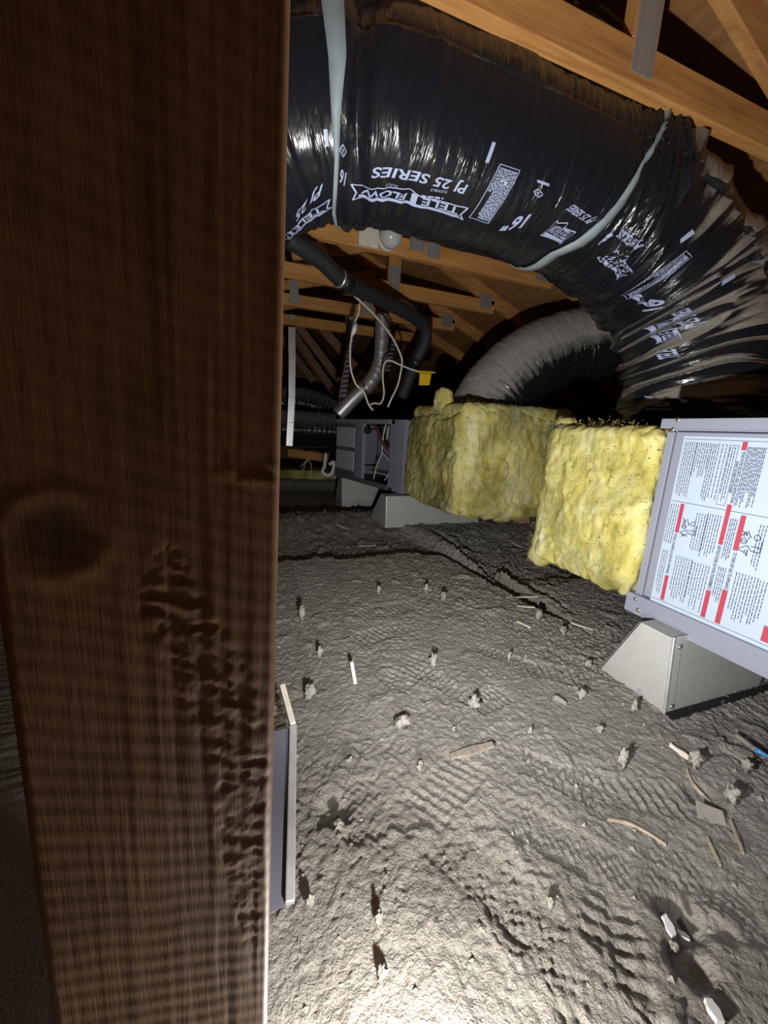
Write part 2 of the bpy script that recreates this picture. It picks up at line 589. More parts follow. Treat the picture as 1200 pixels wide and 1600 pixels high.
def floor_z(x, y):
    x = np.asarray(x, float); y = np.asarray(y, float)
    d = y - np.interp(x, EDGE[:, 0], EDGE[:, 1])
    d = d + 0.07 * vn2(x * 6, y * 6, 3) + .025 * vn2(x * 21, y * 21, 13)
    z = -0.05 * sstep(0.0, 0.14, d) + 0.07 * sstep(0.45, 1.1, d)
    z = z - 0.10 * sstep(3.0, 3.15, y) + 0.11 * sstep(4.6, 4.9, y)
    z = z + 0.007 * vn2(x * 2.3, y * 2.3, 1) + 0.0014 * vn2(x * 7, y * 7, 2)
    rough = 1 + 2.2 * sstep(0.0, 0.1, d) * (1 - sstep(3, 3.2, y)) + 1.2 * sstep(0.95, 1.25, x + 0.35 * y - .05)
    # crumbly, wormy surface
    wx = x + 0.012 * vn2(x * 40, y * 40, 4); wy = y + 0.012 * vn2(x * 40, y * 40, 5)
    r1 = 1 - np.abs(vn2(wx * 55 + wy * 22, wy * 62 - wx * 22, 6))
    r2 = vn2(wx * 120, wy * 120, 7)
    r3 = vn2(wx * 26 + wy * 12, wy * 30, 8)
    patch = 0.55 + 0.45 * np.clip(vn2(x * 5, y * 5, 9) * 2 + .3, -1, 1)
    r4 = vn2(wx * 210, wy * 210, 14)
    z = z + rough * (0.0026 * (r1 - .7) * patch + 0.0024 * r2 * (.4 + .6 * patch) + 0.0016 * r4 + 0.0009 * r3)
    for (hx, hy, hr, hd) in HOLLOWS:
        z = z - hd * np.exp(-(((x - hx) ** 2 + (y - hy) ** 2) / hr ** 2) ** 2)
    lump = np.clip(vn2(wx * 17, wy * 17, 12) - 0.52, 0, 1)
    z = z + lump * 0.014 * (0.5 + 0.5 * rough)
    for (cx, cy, L, Wd, a, typ) in PRINTS:
        u = (x - cx) * math.cos(a) + (y - cy) * math.sin(a)
        v_ = -(x - cx) * math.sin(a) + (y - cy) * math.cos(a)
        rr = np.maximum(np.abs(u) / L * 2, np.abs(v_) / Wd * 2)
        m = 1 - sstep(0.75, 1.0, rr)
        if typ == 0:
            pat = 0.0045 * np.clip(np.sin(u * 2 * math.pi / .017) * 1.6, -1, 1) * (np.abs(v_) > .006)
        elif typ == 1:
            pat = 0.0026 * np.clip(np.sin(u * 2 * math.pi / .016) * 1.3, -1, 1) * np.clip(np.sin(v_ * 2 * math.pi / .02) * 1.5, -.6, 1)
        else:
            pat = 0.0035 * np.sin(u * 2 * math.pi / .021 + 3 * v_ / .05)
        pat = pat * (0.6 + 0.5 * vn2(x * 60, y * 60, 11))
        z = z * 1.0 + m * (pat - 0.004)
    return z


def axis_coords(a, b, fine0, fine1, df, dc):
    parts = []
    if a < fine0:
        parts.append(np.arange(a, fine0, dc))
    parts.append(np.arange(fine0, fine1, df))
    t, d = fine1, df
    while t < b:
        parts.append(np.array([t])); d = min(d * 1.035, dc); t += d
    parts.append(np.array([b]))
    return np.unique(np.concatenate(parts))


xs = axis_coords(-1.6, 6.3, -0.02, 1.35, 0.0030, 0.06)
ys = axis_coords(-1.2, 7.4, 0.12, 1.9, 0.0034, 0.05)
Xg, Yg = np.meshgrid(xs, ys, indexing='ij')
fo = gridobj('floor', np.stack([Xg, Yg, floor_z(Xg, Yg)], -1), M['insul'], loc=(0, 0, 0))
struct(fo)
print('floor verts', Xg.size)

# ------------------------------------------------------------------ structure: roof and end walls
SL = 0.40
RX, RZ = 1.78, 1.775


def roof_z(x):
    return RZ + (RX - x) * SL


XR = -0.5
mb = MB().hexa([(XR, -1.2, roof_z(XR)), (6.2, -1.2, roof_z(6.2)), (6.2, 7.4, roof_z(6.2)), (XR, 7.4, roof_z(XR)),
                (XR, -1.2, roof_z(XR) + .015), (6.2, -1.2, roof_z(6.2) + .015), (6.2, 7.4, roof_z(6.2) + .015), (XR, 7.4, roof_z(XR) + .015)])
struct(obj('ceiling', mb, M['sheathing'], loc=(0, 0, 0)))
zl = roof_z(XR) - 1.1 * SL
mb = MB().hexa([(XR - 1.1, -1.2, zl), (XR, -1.2, roof_z(XR)), (XR, 7.4, roof_z(XR)), (XR - 1.1, 7.4, zl),
                (XR - 1.1, -1.2, zl + .015), (XR, -1.2, roof_z(XR) + .015), (XR, 7.4, roof_z(XR) + .015), (XR - 1.1, 7.4, zl + .015)])
struct(obj('ceiling', mb, M['sheathing'], loc=(0, 0, 0)))
struct(obj('wall_back', MB().box((-1.6, 7.4, -.2), (6.3, 7.42, 2.8)), M['sheathing']))
struct(obj('wall_front', MB().box((-1.6, -1.22, -.2), (6.3, -1.2, 2.8)), M['sheathing']))
struct(obj('wall_left', MB().box((-1.62, -1.2, -.2), (-1.6, 7.4, 2.8)), M['sheathing']))

# ------------------------------------------------------------------ roof trusses
TY0, TS = 0.97, 0.61
CB, CT = 1.609, 1.70


def make_truss():
    y = TY0
    t = thing('roof_truss', 'nearest orange timber roof truss, crossing over the big black duct', 'truss', (0, y, CB), 'row of timber roof trusses')
    obj('bottom_chord', MB().box((-1.4, y - .019, CB), (1.83, y + .019, CT)), M['lumber'], t, bevel=.003)
    a, b = (-0.5, y, roof_z(-0.5) - .047), (3.6, y, roof_z(3.6) - .047)
    obj('rafter', MB().bar(a, b, .089, .038), M['rafter'], t, bevel=.003)
    obj('vertical_web', MB().box((.955, y - .019, CT + .001), (1.045, y + .019, roof_z(1.0) - .11)), M['lumber_up'], t, bevel=.003)
    obj('diagonal_web', MB().bar((1.02, y, roof_z(1.0) - .14), (0.30, y, CT + .05), .064, .036, up=(0.5, 0, .8)), M['lumber_up'], t, bevel=.003)
    for s in (-1, 1):
        yy = y + s * .0205
        obj('gusset_plate', MB().box((.962, yy - .001, CB + .022), (1.038, yy + .001, CT + .10)), M['plate'], t)
        obj('gusset_plate', MB().box((1.70, yy - .001, CB + .03), (1.80, yy + .001, CT + .035)), M['plate'], t)
    return t


t0 = make_truss()
LBL = ['', 'second timber roof truss, right behind the big black duct', 'timber roof truss carrying the round light bulb',
       'timber roof truss with a gusset plate just below the light bulb', 'timber roof truss behind the black pipe collar',
       'farthest timber truss seen, its beam lowest above the silver vent']
for k in range(1, 6):
    c = copy_tree(t0, None, (0, TS * k, 0))
    c['label'] = LBL[k]

for (a, b, yy, lab) in (((505, 515), (562, 582), 4.9, 'rightmost sloping old timber brace in the dark far end'),
                        ((468, 512), (535, 600), 5.3, 'longest sloping old timber brace above the dusty far duct'),
                        ((456, 518), (530, 625), 5.7, 'lower sloping old timber brace behind the dusty far duct'),
                        ((452, 545), (482, 585), 6.1, 'shortest sloping old timber brace beside the metal hanger strip')):
    A, B = P(*a, Y=yy), P(*b, Y=yy)
    d = (B - A) / np.linalg.norm(B - A)
    o = obj('roof_brace', MB().bar(A - d * .25, B + d * .12, .10, .04, up=(.7, 0, .7)), M['brace'], bevel=.003)
    tag(o, lab, 'brace', 'sloping braces at the far end')

# ------------------------------------------------------------------ the near stud
YS = 0.150
tlt = math.tan(math.radians(1.55))


def stud_x(z):                # right-hand edge of the face at height z
    return 0.0125 + (z - .684) * tlt


zz = np.arange(0.0, 1.62, 0.0016)
uu = np.concatenate([[-.0890, -.0886, -.0878, -.0866], np.arange(-.0855, -.0034, .0009), [-.0030, -.0024, -.0018, -.0012, -.0007, -.0003, 0.0]])
U2, Z2 = np.meshgrid(uu, zz, indexing='ij')
KN = P(88, 838, Y=YS)
ku, kz = KN[0] - stud_x(KN[2]), KN[2]
rel = np.zeros_like(U2)
saw = np.sin((Z2 + .35 * U2 + .0012 * vn2(U2 * 60, Z2 * 30, 1)) * 2 * math.pi / .0087) * .00008
saw = saw * (0.25 + sstep(.7, .45, Z2) * 0.9 * (.6 + .4 * vn2(U2 * 30, Z2 * 12, 2)))
grain = vn2(U2 * 520, Z2 * 16, 3) * .00014 + vn2(U2 * 210, Z2 * 7, 4) * .00016
grain = grain * (0.35 + .65 * sstep(-.07, -.02, U2))
rel += saw + grain + vn2(U2 * 35, Z2 * 10, 9) * .0003
kd = np.hypot((U2 - ku), (Z2 - kz) * 1.0)
rel += .0002 * np.exp(-((kd - .0145) / .003) ** 2) - .00015 * np.exp(-(kd / .009) ** 2)
# torn, hacked patch running down the right of the face
path = np.array([[P(x, y, Y=YS)[2], P(x, y, Y=YS)[0] - stud_x(P(x, y, Y=YS)[2]), wd] for x, y, wd in
                 ((260, 860, .004), (262, 930, .010), (300, 1000, .012), (345, 1080, .014), (375, 1180, .012), (375, 1300, .010), (385, 1400, .007), (395, 1480, .003))])
path = path[np.argsort(path[:, 0])]
pu = np.interp(Z2, path[:, 0], path[:, 1]); pw = np.interp(Z2, path[:, 0], path[:, 2], left=.001, right=.001)
m = 1 - sstep(.7, 1.15, np.abs(U2 - pu) / pw + .25 * vn2(U2 * 300, Z2 * 300, 5))
m = m * sstep(path[0, 0] - .01, path[0, 0] + .02, Z2) * (1 - sstep(path[-1, 0], path[-1, 0] + .01, Z2))
Zs = Z2 + U2 * .35 + .002 * vn2(U2 * 120, Z2 * 120, 15)
hack = vn2(U2 * 170, Zs * 640, 6) * .0010 + vn2(U2 * 90, Zs * 300, 7) * .0010 + (1 - np.abs(vn2(U2 * 140, Zs * 480, 8))) * .0008 + vn2(U2 * 500, Zs * 900, 16) * .0005
rel += m * (hack * .21 - .0003)
m2 = np.exp(-((Z2 - P(380, 740, Y=YS)[2]) / .006) ** 2) * sstep(-.03, -.012, U2)
rel += m2 * hack * .2
e = np.minimum(np.clip(-U2, 0, .0034), .0034) / .0034
rnd = .0034 * (1 - np.sqrt(np.clip(1 - (1 - e) ** 2, 0, 1)))
e2 = np.clip(U2 + .089, 0, .0034) / .0034
rnd2 = .0034 * (1 - np.sqrt(np.clip(1 - (1 - e2) ** 2, 0, 1)))
Xs = U2 + stud_x(Z2)
Ys = YS - rel + rnd + rnd2
front = np.stack([Xs, Ys, Z2], -1)
# close the section: right side, back, left side
def col_at(u, y):
    return np.stack([u + stud_x(zz), np.full_like(zz, y), zz], -1)[None]
G = np.concatenate([front, col_at(0, YS + .138), col_at(-.002, YS + .140), col_at(-.087, YS + .140), col_at(-.089, YS + .138)], 0)  # hidden depth made larger to keep light off the floor at left
stud = gridobj('wood_stud', np.swapaxes(G, 0, 1), M['stud'], wrap=True)
KNOT.inputs[1].default_value = (KN[0] - stud.location.x, 0, KN[2] - stud.location.z)
tag(stud, 'large brown sawn wooden stud close up with a knot and torn grain', 'stud')

# ------------------------------------------------------------------ flexible ducts
def bezier_path(pts, ds=.004):
    q = np.array(spline(pts, 60))
    L = np.concatenate([[0], np.cumsum(np.linalg.norm(np.diff(q, axis=0), axis=1))])
    n = int(L[-1] / ds)
    s = np.linspace(0, L[-1], n)
    return np.stack([np.interp(s, L, q[:, i]) for i in range(3)], -1), s


class Duct:
    def __init__(self, pts, R, ds, nth, disp):
        C, s = bezier_path(pts, ds)
        k = 9
        pad = np.concatenate([np.repeat(C[:1], k, 0), C, np.repeat(C[-1:], k, 0)])
        Cs = np.stack([np.convolve(pad[:, i], np.ones(2 * k + 1) / (2 * k + 1), 'valid') for i in range(3)], -1)
        Cs[0], Cs[-1] = C[0], C[-1]
        T = np.gradient(Cs, axis=0); T /= np.linalg.norm(T, axis=1)[:, None]
        u = np.cross(T[0], (0, 0, 1.0)); u /= np.linalg.norm(u)
        Ul = []
        for t in T:
            u = u - t * (u @ t); u /= np.linalg.norm(u); Ul.append(u)
        Ul = np.array(Ul); Wl = np.cross(T, Ul)
        th = np.linspace(0, 2 * math.pi, nth, endpoint=False)
        S, TH = np.meshgrid(s, th, indexing='ij')
        rad = Ul[:, None] * np.cos(th)[None, :, None] + Wl[:, None] * np.sin(th)[None, :, None]
        base = Cs[:, None] + R * rad
        self.D = disp(S, TH, base)
        self.G = base + rad * self.D[..., None]
        self.s, self.th, self.R, self.C, self.rad = s, th, R, Cs, rad
        gs = np.gradient(self.G, axis=0)
        gt = np.roll(self.G, -1, 1) - np.roll(self.G, 1, 1)
        N = np.cross(gs, gt)
        N /= np.linalg.norm(N, axis=2)[..., None] + 1e-9
        N *= np.sign((N * rad).sum(-1))[..., None]
        self.N = N
        px, py = proj(self.G)
        self.px, self.py = px, py
        self.front = (self.rad * (CAM - self.G)).sum(-1) > 0
        self.uv = np.stack([S, TH / (2 * math.pi) * 6], -1)

    def at(self, px, py):
        d = (self.px - px) ** 2 + (self.py - py) ** 2 + np.where(self.front, 0, 1e9)
        i, j = np.unravel_index(np.argmin(d), d.shape)
        return np.array([self.s[i], self.th[j]])

    def pt(self, st, off=.002):
        fi = np.clip(np.interp(st[:, 0], self.s, np.arange(len(self.s))), 0, len(self.s) - 1.001)
        fj = (st[:, 1] / (2 * math.pi)) % 1.0 * len(self.th)
        i = fi.astype(int); j = fj.astype(int) % len(self.th); a = (fi - i)[:, None]; b = (fj - np.floor(fj))[:, None]
        j2 = (j + 1) % len(self.th)
        def bl(A):
            return (A[i, j] * (1 - a) + A[i + 1, j] * a) * (1 - b) + (A[i, j2] * (1 - a) + A[i + 1, j2] * a) * b
        return bl(self.G) + bl(self.rad) * off


def unwrap(a, ref):
    while a - ref > math.pi:
        a -= 2 * math.pi
    while a - ref < -math.pi:
        a += 2 * math.pi
    return a


def cut_flat(V, F, nx, ny):
    """cut a flat 2-D mesh with a grid so that it can bend"""
    bm = bmesh.new()
    vs_ = [bm.verts.new((v[0], v[1], 0)) for v in V]
    for f in F:
        try:
            bm.faces.new([vs_[i] for i in f])
        except ValueError:
            pass
    a = np.array(V)
    for ax, n in ((0, nx), (1, ny)):
        lo_, hi_ = a[:, ax].min(), a[:, ax].max()
        for k in range(1, n):
            c = [0, 0, 0]; c[ax] = lo_ + (hi_ - lo_) * k / n
            nn = [0, 0, 0]; nn[ax] = 1
            bmesh.ops.bisect_plane(bm, geom=bm.verts[:] + bm.edges[:] + bm.faces[:], plane_co=c, plane_no=nn, dist=1e-6)
    bm.verts.ensure_lookup_table()
    bm.verts.index_update()
    V2 = [tuple(v.co[:2]) for v in bm.verts]
    F2 = [tuple(v.index for v in f.verts) for f in bm.faces]
    bm.free()
    return V2, F2


_TC = {}


def text_flat(s, bold=0.0, shear=0.0):
    """letters as a flat mesh filling the unit square"""
    key = (s, bold, shear)
    if key in _TC:
        return _TC[key]
    cu = bpy.data.curves.new('lettering', 'FONT')
    cu.body = s
    cu.size = 1
    cu.offset = bold
    cu.shear = shear
    cu.resolution_u = 3
    o = bpy.data.objects.new('lettering', cu)
    COL.objects.link(o)
    bpy.context.view_layer.update()
    me = o.evaluated_get(bpy.context.evaluated_depsgraph_get()).to_mesh()
    V = np.array([v.co[:2] for v in me.vertices])
    F = [tuple(p.vertices) for p in me.polygons]
    bpy.data.objects.remove(o)
    bpy.data.curves.remove(cu)
    mn, mx = V.min(0), V.max(0)
    V = (V - mn) / (mx - mn)
    _TC[key] = (V, F)
    return _TC[key]


def rects_flat(rs):
    V, F = [], []
    for (x0, y0, x1, y1) in rs:
        k = len(V)
        V += [(x0, y0), (x1, y0), (x1, y1), (x0, y1)]
        F.append((k, k + 1, k + 2, k + 3))
    return V, F


def poly_outline(pts, wx, wy):
    rs = []
    V, F = [], []
    n = len(pts)
    for i in range(n):
        a, b = np.array(pts[i], float), np.array(pts[(i + 1) % n], float)
        d = b - a
        nn = np.array([-d[1], d[0]]); nn /= np.linalg.norm(nn) + 1e-9
        nn = nn * np.array([wx, wy])
        k = len(V)
        V += [tuple(a - nn), tuple(b - nn), tuple(b + nn), tuple(a + nn)]
        F.append((k, k + 1, k + 2, k + 3))
    return V, F


def join(*vf):
    V, F = [], []
    for (v, f) in vf:
        k = len(V)
        V += [tuple(q) for q in v]
        F += [tuple(i + k for i in ff) for ff in f]
    return V, F


def place_in(vf, x0, y0, x1, y1):
    V, F = vf
    return [(x0 + v[0] * (x1 - x0), y0 + v[1] * (y1 - y0)) for v in V], F


def print_on(duct, name, vf, start, end, top, parent, mat, nx=20, ny=5, off=.0022):
    """ink laid on the film: unit square with corners start (0,0), end (1,0), top (0,1)"""
    s0, s1, s2 = duct.at(*start), duct.at(*end), duct.at(*top)
    s1[1] = unwrap(s1[1], s0[1]); s2[1] = unwrap(s2[1], s0[1])
    V, F = cut_flat(*vf, nx, ny)
    V = np.array(V)
    st = s0 + V[:, :1] * (s1 - s0) + V[:, 1:2] * (s2 - s0)
    pts = duct.pt(st, off)
    mb = MB(); mb.v = [tuple(p) for p in pts]; mb.f = F
    return obj(name, mb, mat, parent)


BANNER = join(poly_outline([(0, .0), (.04, .62), (.0, 1.0), (.06, .86), (.52, .90), (1, 1), (.965, .5), (1.0, -.1), (.9, .02), (.55, -.22), (.45, .1)], .008, .045),
              rects_flat([(.05, .72, .95, .92), (.475, .0, .525, .8)]),
              place_in(text_flat('TELE', .02), .07, .12, .43, .66), place_in(text_flat('FLOW', .02, .2), .56, .12, .93, .66))
SERIES = text_flat('PJ 25 SERIES', .022, .2)
SIX = text_flat('16"', .03, .25)


def data_block(seed=1):
    r = random.Random(seed)
    rs = []
    for row in range(12):
        y = .06 + row * .075
        x = .04
        lim = .95 if row < 8 else (.42 if r.random() < .5 else .9)
        while x < lim:
            l = r.uniform(.02, .09)
            rs.append((x, y, min(x + l, .96), y + .05))
            x += l + .014
    return join(poly_outline([(0, 0), (1, 0), (1, 1), (0, 1)], .006, .02), rects_flat(rs))


DIAMOND = join(poly_outline([(.5, 0), (1, .5), (.5, 1), (0, .5)], .06, .06), rects_flat([(.35, .35, .65, .45), (.4, .5, .62, .6), (.45, .65, .55, .75)]))
BARF = rects_flat([(0, 0, 1, 1)])

MAIN = [(-1.0, 2.45, 1.22), (-.55, 1.95, 1.28), (-.22, 1.58, 1.36), (0.08, 1.30, 1.47), (0.34, 1.205, 1.504), (0.6, 1.20, 1.506), (0.95, 1.20, 1.500),
        (1.28, 1.195, 1.455), (1.54, 1.16, 1.29), (1.65, 1.10, 1.04), (1.66, 1.07, .85), (1.66, 1.06, .78)]


def disp_main(S, TH, base):
    x = base[..., 0]
    el = sstep(.95, 1.25, x)                    # bend: heavy gathered folds
    kink = np.exp(-((x - .30) / .10) ** 2) * (base[..., 1] < 1.6)
    left = sstep(.22, .05, x)
    slant = S + .02 * np.sin(TH * 2 + 1) + .012 * vn2(S * 8, TH * 1.5, 30)
    f1 = vn2(slant * (30 - 13 * el), TH * .8, 31)
    f2 = vn2(slant * (62 - 24 * el) + .6 * TH, TH * 1.4, 32)
    f3 = vn2(slant * 120, TH * 3.0, 33)
    fold = (1 - np.abs(f1)) ** 2
    calm = .45 + .55 * np.clip(vn2(S * 4, TH * 1.3, 36) + .3, 0, 1)
    f4 = vn2(slant * 26 + TH, TH * 4.5, 37)
    a_st = (.0012 * f1 + .0014 * f2 + .0005 * f3) * calm + .0042 * f4 * (calm - .3) + .0009 * vn2(slant * 60 + TH * 2, TH * 9, 38)
    a_el = .024 * (fold - .45) + .007 * f2 + .0012 * f3
    d = a_st * (1 - el) + a_el * el
    d = d + kink * (.007 * f2 + .008 * f1) + left * (.003 * f2 + .003 * f1)
    helix = 0.018 * el
    lm = .006 * vn2(S * 5, TH * 1.2, 34)
    # pinched by the two hangers
    pin = -.016 * np.exp(-((x - .255) / .022) ** 2) * (base[..., 1] < 1.5) - .008 * np.exp(-((x - 1.07) / .02) ** 2) * (base[..., 2] > 1.2)
    return d + helix + lm + pin


D1 = Duct(MAIN, .235, .0036, 260, disp_main)
main_duct = thing('flexible_duct', 'big black film flexible duct with white lettering, bending down to near furnace', 'duct', (.6, 1.2, 1.27))
gridobj('duct_jacket', D1.G, M['duct'], main_duct, wrap=True, uv=D1.uv)


def pr(name, vf, a, b, c, nx=20, ny=5, duct=D1, par=main_duct, mat='ink'):
    return print_on(duct, name, vf, a, b, c, par, M[mat], nx, ny)


pr('series_print', SERIES, (733, 284), (579, 257), (728, 302), 40, 6)
pr('banner_print', BANNER, (730, 326), (549, 291), (722, 342), 44, 6)
pr('company_print', text_flat('company'), (633, 300), (600, 296), (632, 306), 8, 2)
o = pr('small_print', rects_flat([(0, .1, .06, .8), (.12, .1, .3, .95), (.34, .1, .55, .8), (.6, .1, .75, .9), (.82, .1, 1, .8)]), (693, 308), (645, 302), (692, 313), 10, 2)
pr('flexible_print', text_flat('FLEXIBLE'), (699, 297), (674, 294), (698, 302), 8, 2)
pr('duct_print', text_flat('DUCT'), (621, 288), (604, 286), (620, 293), 6, 2)
pr('size_print', SIX, (831, 334), (790, 342), (818, 357), 10, 8)
pr('data_block_print', data_block(1), (812, 264), (762, 349), (781, 255), 16, 8)
pr('bar_print', BARF, (775, 223), (764, 254), (769, 222), 6, 2)
pr('diamond_print', DIAMOND, (849, 296), (833, 293), (847, 312), 5, 5)
pr('bar_print', BARF, (858, 287), (838, 281), (857, 291), 4, 1)
# left of the first hanger, where the duct turns away
pr('series_print', text_flat('PJ 25', .022, .2), (507, 279), (460, 331), (503, 303), 14, 5)
pr('banner_print', BANNER, (514, 312), (425, 412), (519, 322), 36, 5)
pr('bar_print', BARF, (513, 200), (513, 228), (506, 200), 4, 2)
pr('diamond_print', DIAMOND, (542, 226), (529, 224), (541, 246), 5, 5)
pr('size_print', text_flat('16', .03, .25), (541, 268), (531, 263), (539, 294), 5, 8)
# gathered lettering around the bend
pr('banner_print', BANNER, (900, 361), (868, 346), (874, 380), 20, 6)
pr('series_print', SERIES, (935, 340), (899, 318), (918, 350), 20, 5)
pr('bar_print', BARF, (958, 368), (935, 384), (955, 362), 6, 2)
pr('banner_print', BANNER, (990, 424), (961, 393), (964, 438), 20, 8)
pr('series_print', SERIES, (1011, 380), (975, 352), (992, 392), 20, 6)
pr('bar_print', BARF, (1085, 365), (1064, 379), (1082, 359), 6, 2)
pr('data_block_print', data_block(2), (1081, 402), (984, 466), (1072, 391), 20, 8)
pr('size_print', SIX, (1042, 481), (1029, 452), (1006, 489), 8, 12)
pr('bar_print', BARF, (1149, 434), (1125, 447), (1146, 427), 6, 2)
pr('banner_print', BANNER, (1066, 530), (1050, 498), (1024, 537), 16, 10)
pr('series_print', SERIES, (1106, 505), (1084, 476), (1072, 516), 18, 8)
pr('banner_print', text_flat('TELE', .03), (1064, 558), (1056, 545), (1030, 562), 8, 8)
pr('size_print', SIX, (1054, 641), (1044, 616), (1012, 643), 8, 12)

mb = MB()
for name, anch, wid, lab in (
        ('hanger_strap', ((521, 2), (527, 90), (526, 180), (525, 250), (522, 326)), (.036, .030, .017, .010, .011), 'pale hanger strap pinching the black duct beside the brown stud'),
        ('hanger_strap', ((1036, 190), (1002, 255), (975, 305), (945, 345), (905, 377), (864, 394)), (.010, .014, .024, .032, .036, .034), 'pale hanger strap around the black duct where it begins to bend')):
    A = [D1.at(*a) for a in anch]
    for i in range(1, len(A)):
        A[i][1] = unwrap(A[i][1], A[i - 1][1])
    A = np.array(A)
    dth = np.sign(A[-1, 1] - A[0, 1])
    A = np.concatenate([[[A[0, 0], A[0, 1] - dth * 1.3]], [[A[0, 0], A[0, 1] - dth * .5]], A, [[A[-1, 0], A[-1, 1] + dth * .5]], [[A[-1, 0] , A[-1, 1] + dth * 1.5]]])
    W_ = np.array([wid[0], wid[0], *wid, wid[-1], wid[-1]])
    tt = np.linspace(0, len(A) - 1, 90)
    ss = np.interp(tt, range(len(A)), A[:, 0]); th_ = np.interp(tt, range(len(A)), A[:, 1]); ww = np.interp(tt, range(len(A)), W_)
    rows = []
    for k, off in ((-.5, .006), (-.5, .010), (0, .011), (.5, .010), (.5, .006)):
        rows.append(D1.pt(np.stack([ss + k * ww, th_], -1), off))
    G = np.stack(rows, 1)
    top = G[0] + np.array([0, 0, .02]); 
    o = gridobj(name, G, M['strap'])
    tag(o, lab, 'strap', 'hanger straps of the big duct')

# second duct, rising from the far plenum and turning right
FAR = [P(752, 672, Y=2.14), P(758, 645, Y=2.14), P(778, 612, Y=2.12), P(826, 572, Y=2.07), P(885, 548, Y=2.0), P(940, 540, Y=1.92)]


def disp_far(S, TH, base):
    f1 = vn2(S * 26 + .4 * np.sin(TH), TH * .9, 41); f2 = vn2(S * 55, TH * 1.8, 42)
    return .003 * (1 - np.abs(f1)) ** 2 + .002 * f2 + .006 * vn2(S * 4, TH, 43)


D2 = Duct(FAR, .225, .006, 150, disp_far)
far_duct = thing('flexible_duct', 'dust covered flexible duct rising from the far yellow plenum', 'duct', (1.36, 2.16, .7))
gridobj('duct_jacket', D2.G, M['duct_far'], far_duct, wrap=True, uv=D2.uv)
pr('size_print', SIX, (757, 588), (740, 598), (748, 580), 6, 6, D2, far_duct, 'ink_dusty')
pr('banner_print', join(poly_outline([(0, 0), (1, 0), (1, 1), (0, 1)], .01, .05), place_in(text_flat('TELE FLOW'), .08, .2, .9, .8)), (862, 528), (783, 568), (858, 520), 20, 4, D2, far_duct, 'ink_dusty')


def simple_duct(name, pts, R, lab, seed, mat='duct_old'):
    D = Duct(pts, R, .01, 90, lambda S, TH, b: .003 * np.sin(S * 2 * math.pi / .05) + .004 * vn2(S * 30, TH, seed) + .008 * vn2(S * 4, TH, seed + 1))
    return tag(gridobj(name, D.G, M[mat], wrap=True, uv=D.uv), lab, 'duct')


simple_duct('flexible_duct', [(.15, 4.12, .655), (.5, 4.12, .655), (.9, 4.12, .655), (1.3, 4.14, .65)], .185, 'short black duct running level behind the far furnace end', 51)
simple_duct('flexible_duct', [(.1, 4.85, .88), (.5, 4.85, .95), (.8, 4.85, .93), (1.25, 4.85, .75)], .17, 'grey dusty duct humped above the level black far duct', 53)

# ------------------------------------------------------------------ near furnace
FX = 1.083
nf = thing('furnace', 'blue grey furnace lying on its side with large instruction label, at right edge', 'furnace', (1.42, .2, .217))
FY1, FY0 = .755, -.40
Z0, Z1 = .217, .750
yl = P(1052, 690, X=FX)[1]
obj('cabinet', MB().box((FX + .012, FY0, Z0 + .004), (FX + .66, FY1, Z1 - .012)), M['paint'], nf, bevel=.003)
obj('door_panel', MB().box((FX, FY0, Z0 + .040), (FX + .0115, yl - .004, Z1 - .030)), M['paint'], nf, bevel=.002)
obj('side_flange', MB().box((FX + .001, yl + .002, Z0 + .022), (FX + .0115, FY1 - .001, Z1 - .030)), M['paint'], nf, bevel=.002)
obj('top_rail', MB().box((FX - .012, FY0, Z1 - .022), (FX + .02, FY1 + .012, Z1 + .004)), M['paint'], nf, bevel=.002)
obj('bottom_rail', MB().box((FX - .010, FY0, Z0 - .027), (FX + .02, FY1 + .016, Z0 + .032)), M['paint'], nf, bevel=.002)
o = obj('seam_gap', MB().box((FX + .0122, yl - .006, Z0 + .03), (FX + .0135, yl + .004, Z1 - .03)), M['white_plastic'], nf)
o['label'] = 'thin pale seam line'
for (px, py) in ((1059, 656), (1051, 671), (997, 953), (993, 936)):
    c = P(px, py, X=FX - .012)
    obj('screw', MB().lathe(c + np.array([.001, 0, 0]), (-1, 0, 0), [(0, .006), (.002, .006), (.0035, .004)], 10), M['screw'], nf, smooth=True)

# the label, laid flat on the door: a = along the cabinet toward the viewer, b = height
LX = FX - .0008
la = P(1069.5, 681, X=FX)
lb_ = P(1016, 938, X=FX)
LY, LT, LB = (la[1] + lb_[1]) / 2, la[2], lb_[2]
LEND = .13
lab = obj('instruction_label', MB().box((LX, LEND, LB), (FX - .0001, LY, LT)), M['paper'], nf)


def lp(px, py):
    p = P(px, py, X=LX)
    return p[1], p[2]


def label_rects(name, rs, mat, off=.0006):
    mb = MB()
    for (y0, z0, y1, z1) in rs:
        k = len(mb.v)
        mb.v += [(LX - off, y0, z0), (LX - off, y1, z0), (LX - off, y1, z1), (LX - off, y0, z1)]
        mb.f.append((k, k + 1, k + 2, k + 3))
    return obj(name, mb, M[mat], lab)


# pixel helpers from the two close views of the label
def c1(x, y):
    return lp(1010 + x * 190 / 1200., 670 + y * 160 / 1011.)


def c2(x, y):
    return lp(1010 + x * 190 / 1200., 800 + y * 210 / 1326.)


